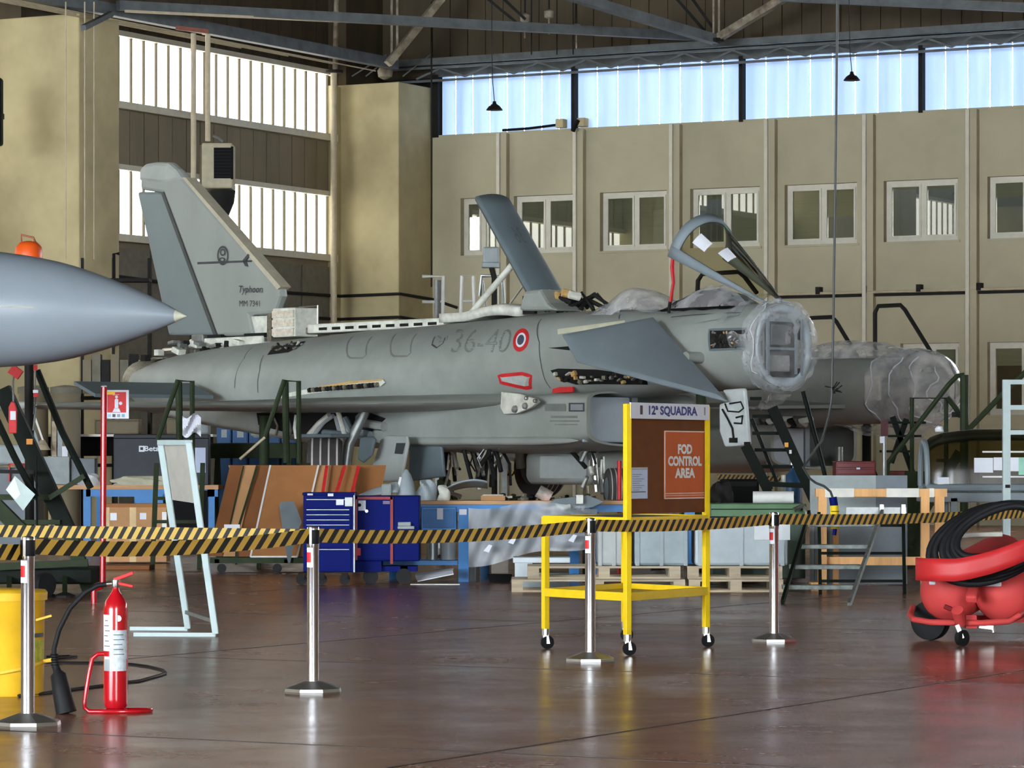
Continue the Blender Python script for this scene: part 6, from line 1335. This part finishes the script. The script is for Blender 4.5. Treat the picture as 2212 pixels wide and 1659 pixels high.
# ---- timber frame
T = thing('timber_frame', 'pine timber trestle frame with white tape on its top beam', 'frame', (X_of(1900,37.4), 37.4, 0)); YT = 37.4
pb2(1762,2046,1056,1073,YT,.1,'top_beam',m_pine,T); 
for a_, b_ in ((1782,1845),(1915,1985),(2008,2018)): pb2(a_,b_,1055,1074,YT-.006,.11,'tape_wrap',mat('masking_white',(224,222,212),.6,var=.1),T)
for a_, b_ in ((1768,1786),(1990,2008),(2020,2040)): pb2(a_,b_,1073,1282,YT+.02,.09,'post',m_pine,T)
pb2(1770,2005,1203,1221,YT+.1,.05,'rail',m_pine,T)
pb2(1800,1812,1130,1270,YT+.5,.09,'post',m_pine,T); pb2(1768,2040,1062,1074,YT+.5,.09,'rear_beam',m_pine,T)
pb2(1752,1768,1258,1300,YT-.2,.3,'foot',m_pine,T)
# ---- grey steel screen
T = thing('steel_screen', 'two-tone grey steel screen standing behind the timber frame', 'screen', (X_of(1855,38.6), 38.6, 0)); pb2(1750,1892,1027,1262,38.6,.05,'panel',m_gpl,T); pb2(1892,1960,1027,1262,38.6,.05,'panel',mat('screen_dark',(104,114,122),.5,var=.08),T)
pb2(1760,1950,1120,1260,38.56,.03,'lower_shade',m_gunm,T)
# ---- hoist pendant
T = thing('hoist_pendant', 'yellow and blue hoist control pendant hanging on a black cable', 'control pendant', at(1806, 1155, 36.2)); Yh = 36.2
MB().tube([at(1802,1156,Yh), at(1804,1142,Yh)], .022, 12).build('end_cap', m_cab, T, world=True, smooth=1)
MB().tube([at(1804,1142,Yh), at(1802,1092,Yh)], .046, 16).build('body', m_yel, T, world=True, smooth=1); MB().tube([at(1802,1093,Yh), at(1799,1074,Yh)], .042, 16).build('neck', m_cab, T, world=True, smooth=1)
for y_ in (1104, 1124, 1134): MB().tube([at(1803,y_,Yh-.0), at(1803,y_+1.5,Yh)], .048, 16).build('band', m_dark, T, world=True)
ptube([(1799,1076,Yh),(1794,1062,Yh),(1780,1050,Yh),(1762,1043,Yh),(1750,1034,Yh+.1),(1735,1010,Yh+.4),(1752,985,Yh+.3),(1776,950,Yh+.2),(1790,900,Yh),(1797,860,Yh),(1800,700,Yh),(1806,300,Yh),(1809,-60,Yh)], .013, 'cable', mat('cable_slate',(58,62,62),.5), T)
for k in range(10): a = random.uniform(0,6.28); p = at(1799,836+k*1.6,Yh); MB().tube([p, p+Vector((.10*math.cos(a),.05*math.sin(a),random.uniform(-.03,.09)))], .006, 5).build('cable_tie', m_dark, T, world=True)
# ---- dark green boarding ladder by the nose
T = thing('boarding_ladder', 'dark green boarding ladder under the open nose of the stripped jet', 'ladder', (X_of(1720,41.3), 41.3, 0)); YG = 41.3
for p, q, w_ in (((1668,880),(1765,1095),.09),((1610,962),(1660,1060),.08)): pbar(p,q,YG,w_,'stringer',m_dgreen,T,.12)
ptube([(1735,845,YG+.2),(1776,1000,YG+.2),(1790,1060,YG+.1)],.028,'hand_rail',m_dgreen,T); ptube([(1624,905,YG+.3),(1682,1050,YG+.1)],.022,'hand_rail',m_dgreen,T)
for y_, a_, b_ in ((861,1620,1645),(899,1625,1668),(936,1625,1690),(972,1630,1700),(1008,1640,1712),(1046,1650,1735)): pbar((a_,y_),(b_,y_),YG+.2,.04,'rung',m_dgreen,T)
for p in ((1665,1240),(1772,1240)): MB().bar((X_of(p[0],YG),YG,0), at(p[0]-5,1050,YG), .07).build('leg', m_dgreen, T, world=True)
pbar((1650,1045),(1755,1050),YG,.1,'platform',m_dgreen,T,.06); pb2(1695,1703,956,966,YG-.08,.03,'amber_lamp',mat('amber_plastic',(230,150,40),.4),T); pb2(1705,1710,972,980,YG-.08,.02,'tag',m_paper,T)
# ---- dark clutter behind
t = thing('red_tool_chest', 'dark red metal tool chest in the shade under the second jet', 'tool chest', (X_of(1848,46), 46, 0)); pb2(1806,1892,996,1240,46,.5,'body',mat('chest_red',(110,14,18),.4,var=.1),t,.01)
for y_ in (1000,1014,1026): pb2(1808,1890,y_,y_+10,45.97,.03,'drawer',mat('chest_red',(110,14,18),.4,var=.1),t,.004)
pb2(1850,1858,1010,1014,45.95,.02,'badge',m_paper,t)
t = thing('red_cabinet', 'low dark red cabinet behind the olive stair rail', 'cabinet', (X_of(1945,46.5), 46.5, 0)); pb2(1920,1975,1017,1240,46.5,.5,'body',mat('chest_red',(110,14,18),.4,var=.1),t,.01); pb2(1922,1973,1020,1040,46.48,.03,'drawer',mat('chest_red',(110,14,18),.4,var=.1),t)
t = thing('wheeled_carton', 'black case standing in the shade behind the paper roll', 'case', (X_of(1600,45.2), 45.2, 0)); pb2(1560,1640,1035,1240,45.2,.5,'body',m_black,t,.02); pb2(1565,1635,1040,1050,45.18,.03,'lid',m_dark,t)
t = thing('gas_cylinder', 'blue gas cylinder standing behind the white paper roll', 'cylinder', (X_of(1712,42.5), 42.5, 0)); MB().lathe([(.12,0),(.12,1.1),(.1,1.2),(.03,1.27),(.03,1.32)],20).build('shell', mat('cylinder_blue',(40,76,112),.4), t, smooth=50); MB().lathe([(.04,1.3),(.04,1.42),(.02,1.44)],12).build('valve', m_metal, t)
t = thing('white_post', 'slim white post standing behind the paper roll', 'post', (X_of(1692,41.6), 41.6, 0)); MB().tube([(0,0,0),(0,0,Z_of(1026,41.6))], .03, 12).build('tube', m_prim, t, smooth=1); MB().lathe([(.12,0),(.12,.02)],16).build('foot', m_dark, t)
for k, (px, y0, w_, mt, lb) in enumerate(((1560,1040,50,m_dark,'dark machine part behind the green chest'),)):
    lump('machine_part', lb, 'part', px, y0, w_, 40.2, Z_of(1088,39.2), mt, 40+k)
# ---- removed canopy on a grey cradle
YC = 40.5; T = thing('aircraft_canopy', 'removed smoked aircraft canopy with paper notes on a grey cradle', 'canopy', (X_of(2120,YC), YC, Z_of(1058,YC)))
def can(a, b):
    x = X_of(2006+330*a, YC); t_ = math.pi*b; e = min(1, (a/.12))**.5 if a < .12 else 1; zb_ = Z_of(1050,YC); h = (Z_of(926,YC)-zb_)*(.90+.10*min(1, a*3))*(.86+.14*e)
    return Vector((x, YC+.45-.45*math.cos(t_)*(.8+.2*e), zb_+h*math.sin(t_)**.7))
cg = MB().grid(can, 24, 20).build('acrylic', m_canopy2, T, world=True, smooth=60)
MB().tube([can(0, k/16) for k in range(17)], .035, 8).build('end_frame', m_acb, T, world=True, smooth=1); MB().tube([can(a/20, 0) + Vector((0,-.02,-.02)) for a in range(21)], .045, 8).build('side_rail', m_acb, T, world=True, smooth=1); MB().tube([can(a/20, 1)+Vector((0,0,-.02)) for a in range(21)], .045, 8).build('side_rail', m_acb, T, world=True, smooth=1)
def cnote(px0, px1, y0, y1, mt): MB().b2(X_of(px0,YC), X_of(px1,YC), YC-.012, YC-.008, Z_of(y1,YC), Z_of(y0,YC)).build('note', mt, T, world=True)
for a_ in ((2104,2145,989,1021),(2146,2168,988,1016),(2180,2200,988,1018)): cnote(*a_, m_paper)
cnote(2200,2214,988,1026,mat('mint_paper',(160,212,190),.8)); cnote(2026,2050,1031,1046,m_paper)
for y_ in (976,1030): MB().bar(at(2122,y_,YC-.02), at(2240,y_,YC-.02), .012,.02).build('bright_strip', m_white, T, world=True)
T2 = thing('canopy_cradle', 'pale blue-grey tubular cradle holding the removed canopy', 'cradle', (X_of(2150,YC), YC, 0))
MB().b2(X_of(2000,YC), X_of(2330,YC), YC-.05, YC+.95, Z_of(1085,YC), Z_of(1064,YC)).build('tray', m_acb, T2, world=True, bevel=.01)
for y_ in (0, .9):
    for px in (2060, 2310): MB().b2(X_of(px-7,YC), X_of(px+7,YC), YC+y_-.05, YC+y_+.02, 0, Z_of(1076,YC)).build('leg', m_acb, T2, world=True)
T = thing('tube_rack', 'pale blue-grey ladder-like tube rack at the right edge before the canopy', 'rack', (X_of(2190,38.4), 38.4, 0)); Yr = 38.4
for px in (2175, 2330): MB().b2(X_of(px-8,Yr), X_of(px+8,Yr), Yr, Yr+.08, 0, Z_of(820,Yr)).build('upright', m_pale, T, world=True)
for y_ in (825, 880, 934): MB().b2(X_of(2175,Yr), X_of(2330,Yr), Yr+.01, Yr+.07, Z_of(y_+5,Yr), Z_of(y_-5,Yr)).build('rung', m_pale, T, world=True)
pb2(2172,2182,1047,1054,Yr-.02,.03,'bolt',m_dark,T)
lump('cloth_bundle', 'small white cloth on top of the canopy end', 'cloth', 2030, 920, 18, YC+.3, Z_of(932,YC), m_paper, 77)
# ---- olive stairs behind the canopy
T = thing('access_stairs', 'olive green access stairs with sloping hand rails behind the removed canopy', 'stairs', (X_of(2010,44.5), 44.5, 0)); Yq = 44.5
ptube([(1916,1060,Yq),(1918,1000,Yq),(2050,830,Yq),(2068,812,Yq),(2083,810,Yq)],.032,'hand_rail',m_green,T); ptube([(2083,810,Yq),(2083,1120,Yq)],.055,'post',m_green,T); ptube([(2083,925,Yq),(2095,925,Yq),(2165,852,Yq),(2240,780,Yq)],.035,'hand_rail',m_green,T)
ptube([(1970,1120,Yq+.5),(1970,860,Yq+.5),(2044,860,Yq+.5),(2044,1120,Yq+.5)],.03,'back_frame',m_green,T); ptube([(2046,858,Yq+.4),(2062,878,Yq+.4),(2076,900,Yq+.4)],.035,'stay',m_green,T); pb2(2058,2076,890,901,Yq+.3,.1,'clamp',m_hole,T)
for a_, b_, y_ in ((1915,2000,913),(1918,1990,942),(1900,1970,975)): pbar((a_,y_),(b_,y_),Yq+.6,.03,'cross_bar',m_dgreen,T)
for p, q in (((1928,900),(1985,1060)),((1958,905),(1925,1000))): pbar(p,q,Yq+.7,.07,'stringer',m_dgreen,T)
for k in range(5): z_ = .25+.28*k; MB().b2(X_of(1925+28*k,Yq), X_of(1975+28*k,Yq), Yq+.1, Yq+.7, z_, z_+.04).build('tread', m_green, T, world=True)
MB().bar((X_of(1925,Yq),Yq+.1,0),(X_of(2075,Yq),Yq+.1,1.5),.06,.12).build('stringer', m_green, T, world=True); MB().b2(X_of(1960,Yq), X_of(2010,Yq), Yq+.3, Yq+.35, 0, 1.25).build('side_plate', m_green, T, world=True)
t = thing('steel_post', 'slim steel post with a red tag left of the olive stairs', 'post', (X_of(1910,43.5), 43.5, 0)); MB().tube([(0,0,0),(0,0,Z_of(908,43.5))],.028,10).build('tube', m_alu, t, smooth=1); MB().box(0,-.03,Z_of(925,43.5),.09,.02,.2).build('tag', mat('tag_maroon',(70,20,30),.6), t); MB().box(-.03,-.04,Z_of(950,43.5),.06,.02,.08).build('tag', m_paper, t); MB().lathe([(.2,0),(.2,.03),(.03,.05)],14).build('foot', m_dark, t)
# access platform rails behind the jet's spine
T = thing('work_platform', 'white-railed work platform standing behind the spine of the stripped jet', 'platform', (X_of(990,55), 55, 0)); Yv = 55.0
ptube([(912,597,Yv),(958,597,Yv),(956,700,Yv)],.03,'rail',m_white,T); ptube([(912,652,Yv),(956,652,Yv)],.025,'rail',m_white,T); ptube([(984,690,Yv),(995,690,Yv),(998,596,Yv),(1022,596,Yv),(1026,690,Yv)],.03,'rail',m_white,T); ptube([(998,650,Yv),(1024,650,Yv)],.022,'rail',m_white,T); ptube([(1036,640,Yv),(1040,596,Yv),(1085,596,Yv),(1090,690,Yv)],.03,'rail',m_alu,T); ptube([(945,605,Yv),(945,700,Yv)],.055,'post',m_alu,T); ptube([(1042,606,Yv),(1052,690,Yv)],.02,'rail',m_alu,T)
for px in (945, 1090): MB().bar((X_of(px,Yv),Yv,0), at(px,690,Yv), .08).build('leg', m_alu, T, world=True)
MB().b2(X_of(910,Yv), X_of(1095,Yv), Yv-.1, Yv+1.0, 3.15, 3.22).build('deck', m_alu, T, world=True)
T = thing('work_lamp', 'white boxy work lamp on a stand behind the raised airbrake', 'lamp', (X_of(1060,54), 54, 0)); pb2(1043,1078,533,576,54,.25,'head',m_gpl,T,.03); pb2(1040,1080,566,578,53.98,.2,'visor',m_gpl,T,.02); MB().tube([at(1062,578,54.1), at(1068,600,54.1), at(1068,700,54.1), (X_of(1068,54.1),54.1,0)],.045,10).build('stand', m_dark, T, world=True, smooth=1)
# ---- green dock under the left nose cone
T = thing('service_dock', 'dark green service dock with sloping struts under the left nose cone', 'dock', (X_of(110,36.2), 36.2, 0)); Yd = 36.2
ptube([(80,800,Yd),(135,935,Yd),(196,1055,Yd)],.036,'strut',m_dgreen,T); ptube([(-10,900,Yd-.3),(30,985,Yd-.3),(78,1075,Yd-.3)],.036,'strut',m_dgreen,T)
pbar((5,840),(150,1155),Yd+.3,.17,'beam',m_dgreen,T,.17); pbar((150,1150),(195,1280),Yd+.3,.14,'beam',m_green,T,.14); pbar((106,1076),(182,1028),Yd-.1,.05,'brace',m_green,T)
pbar((-10,1074),(112,1074),Yd,.06,'cross_bar',m_green,T); pbar((-10,1018),(75,1020),Yd,.04,'cross_bar',m_dark,T); pbar((-10,1225),(190,1215),Yd-.4,.07,'cross_bar',m_green,T); pbar((20,1128),(130,1128),Yd+.2,.05,'cross_bar',m_green,T); pbar((-10,1090),(50,1150),Yd+.2,.15,'beam',m_green,T,.15)
pb2(-20,200,1228,1262,Yd-.3,1.0,'chassis',m_dgreen,T,.02)
for px in (20, 100, 140): p = flo(px, 1290); MB().bar((p.x,p.y,0.02), at(px,1230,Yd), .05).build('jack_leg', m_green, T, world=True); MB().lathe([(.11,0),(.11,.02),(.03,.05)],14,Matrix.Translation(p)).build('jack_foot', m_dark, T, world=True)
MB().lathe([(.03,-.05),(.12,-.05),(.13,0),(.12,.05),(.03,.05)],20,Matrix.Translation((X_of(95,35.2),35.2,.13)) @ Matrix.Rotation(R(90),4,'X') @ Matrix.Rotation(R(50),4,'Y')).build('wheel', m_rub, T, world=True, smooth=45)
MB().tube([at(78,985,Yd-.3), at(80,1140,Yd-.3)],.012,6).build('cable', m_black, T, world=True); MB().tube([at(78,880,Yd-.3), at(72,930,Yd-.3)],.012,6).build('cable', m_mark, T, world=True); pb2(57,70,948,960,Yd+.05,.03,'amber_lamp',mat('amber_plastic',(230,150,40),.4),T)
T = thing('dock_notice', 'pale plastic folder hanging in a diamond on the green dock', 'folder', at(45, 1100, Yd-.35)); q = [at(32,1028,Yd-.4), at(76,1068,Yd-.4), at(50,1103,Yd-.4), at(13,1058,Yd-.4)]; MB().add(q, [(0,1,2,3)]).build('sheet', mat('folder_mint',(186,204,200),.5,var=.08), T, world=True, solid=.008); MB().add([q[0]+Vector((0,-.01,-.02)), q[1]+Vector((-.15,-.01,.0)), q[3]+Vector((.1,-.01,-.1)), q[3]+Vector((.0,-.01,0))],[(0,1,2,3)]).build('paper', m_paper, T, world=True)
T = thing('warning_streamer', 'red bottle-shaped warning streamer hanging below the left nose cone', 'streamer', at(28, 936, Yd-.5)); 
MB().prism([(x*Yd/FPX, -y*Yd/FPX) for x, y in ((-9,0),(8,0),(9,-50),(4,-66),(-3,-68),(-9,-56))], -.02, .02, basis(at(28,936,Yd-.5),(1,0,0),(0,0,1))).build('pouch', m_redt, T, world=True, bevel=.008); pb2(22,34,888,907,Yd-.525,.005,'print',m_paper,T); ptube([(29,868,Yd-.5),(28,826,Yd-.5),(32,800,Yd-.4)],.01,'cord',m_mark,T); MB().bar(at(28,812,Yd-.5), at(40,795,Yd-.5), .08,.12).build('flag', m_redt, T, world=True); pb2(72,80,788,800,Yd-.5,.03,'flag',m_redt,T)
T = thing('warning_streamer', 'small red and white tag hanging below the nose cone, right one', 'streamer', at(77, 866, Yd-.5)); pb2(71,82,842,849,Yd-.5,.03,'white_part',m_paper,T,.006); pb2(72,82,849,858,Yd-.5,.03,'red_part',m_redt,T,.006); ptube([(76,842,Yd-.48),(76,800,Yd-.48)],.008,'cord',m_mark,T); ptube([(77,858,Yd-.48),(73,895,Yd-.48)],.008,'cord',m_mark2,T)
T = thing('safety_lamp', 'orange domed cover with wire handle behind the left nose cone', 'lamp', at(62, 566, 37)); MB().lathe([(.15,0),(.15,.08),(.14,.16),(.09,.21),(.02,.225)],24).build('dome', mat('signal_orange',(232,92,28),.4,var=.06), T, smooth=50); MB().tube([(-.075,0,.2),(-.08,0,.29),(.05,0,.26),(.075,0,.2)],.012,8).build('handle', mat('handle_brown',(150,70,30),.5), T, smooth=1)
MB().tube([(0,.0,0),(0,.1,-3.54)],.05,10).build('stand', m_dark, T, smooth=1)
T = thing('wall_speaker', 'dark green box unit on the left pillar at the frame edge, upper', 'box', at(2, 315, 66.5)); MB().box(-.15,0,.65,.36,.3,1.3).build('body', m_dgreen, T, bevel=.05); MB().box(-.1,.2,.6,.2,.5,.1).build('bracket', m_dark, T)
# red frame and engine crates behind the dock
t = thing('engine_stand', 'grey equipment stand with red frame behind the green dock', 'stand', (X_of(30,40), 40, 0)); pb2(-30,80,1010,1190,40,.6,'body',m_gunm,t,.02); 
for a_ in ((18,21,1002,1040),(49,52,1002,1040)): pb2(*a_,39.95,.04,'red_rail',m_red,t)
pb2(18,80,1001,1005,39.95,.04,'red_rail',m_red,t); pb2(-30,60,960,1005,40.1,.5,'pack',m_gpl,t,.03)
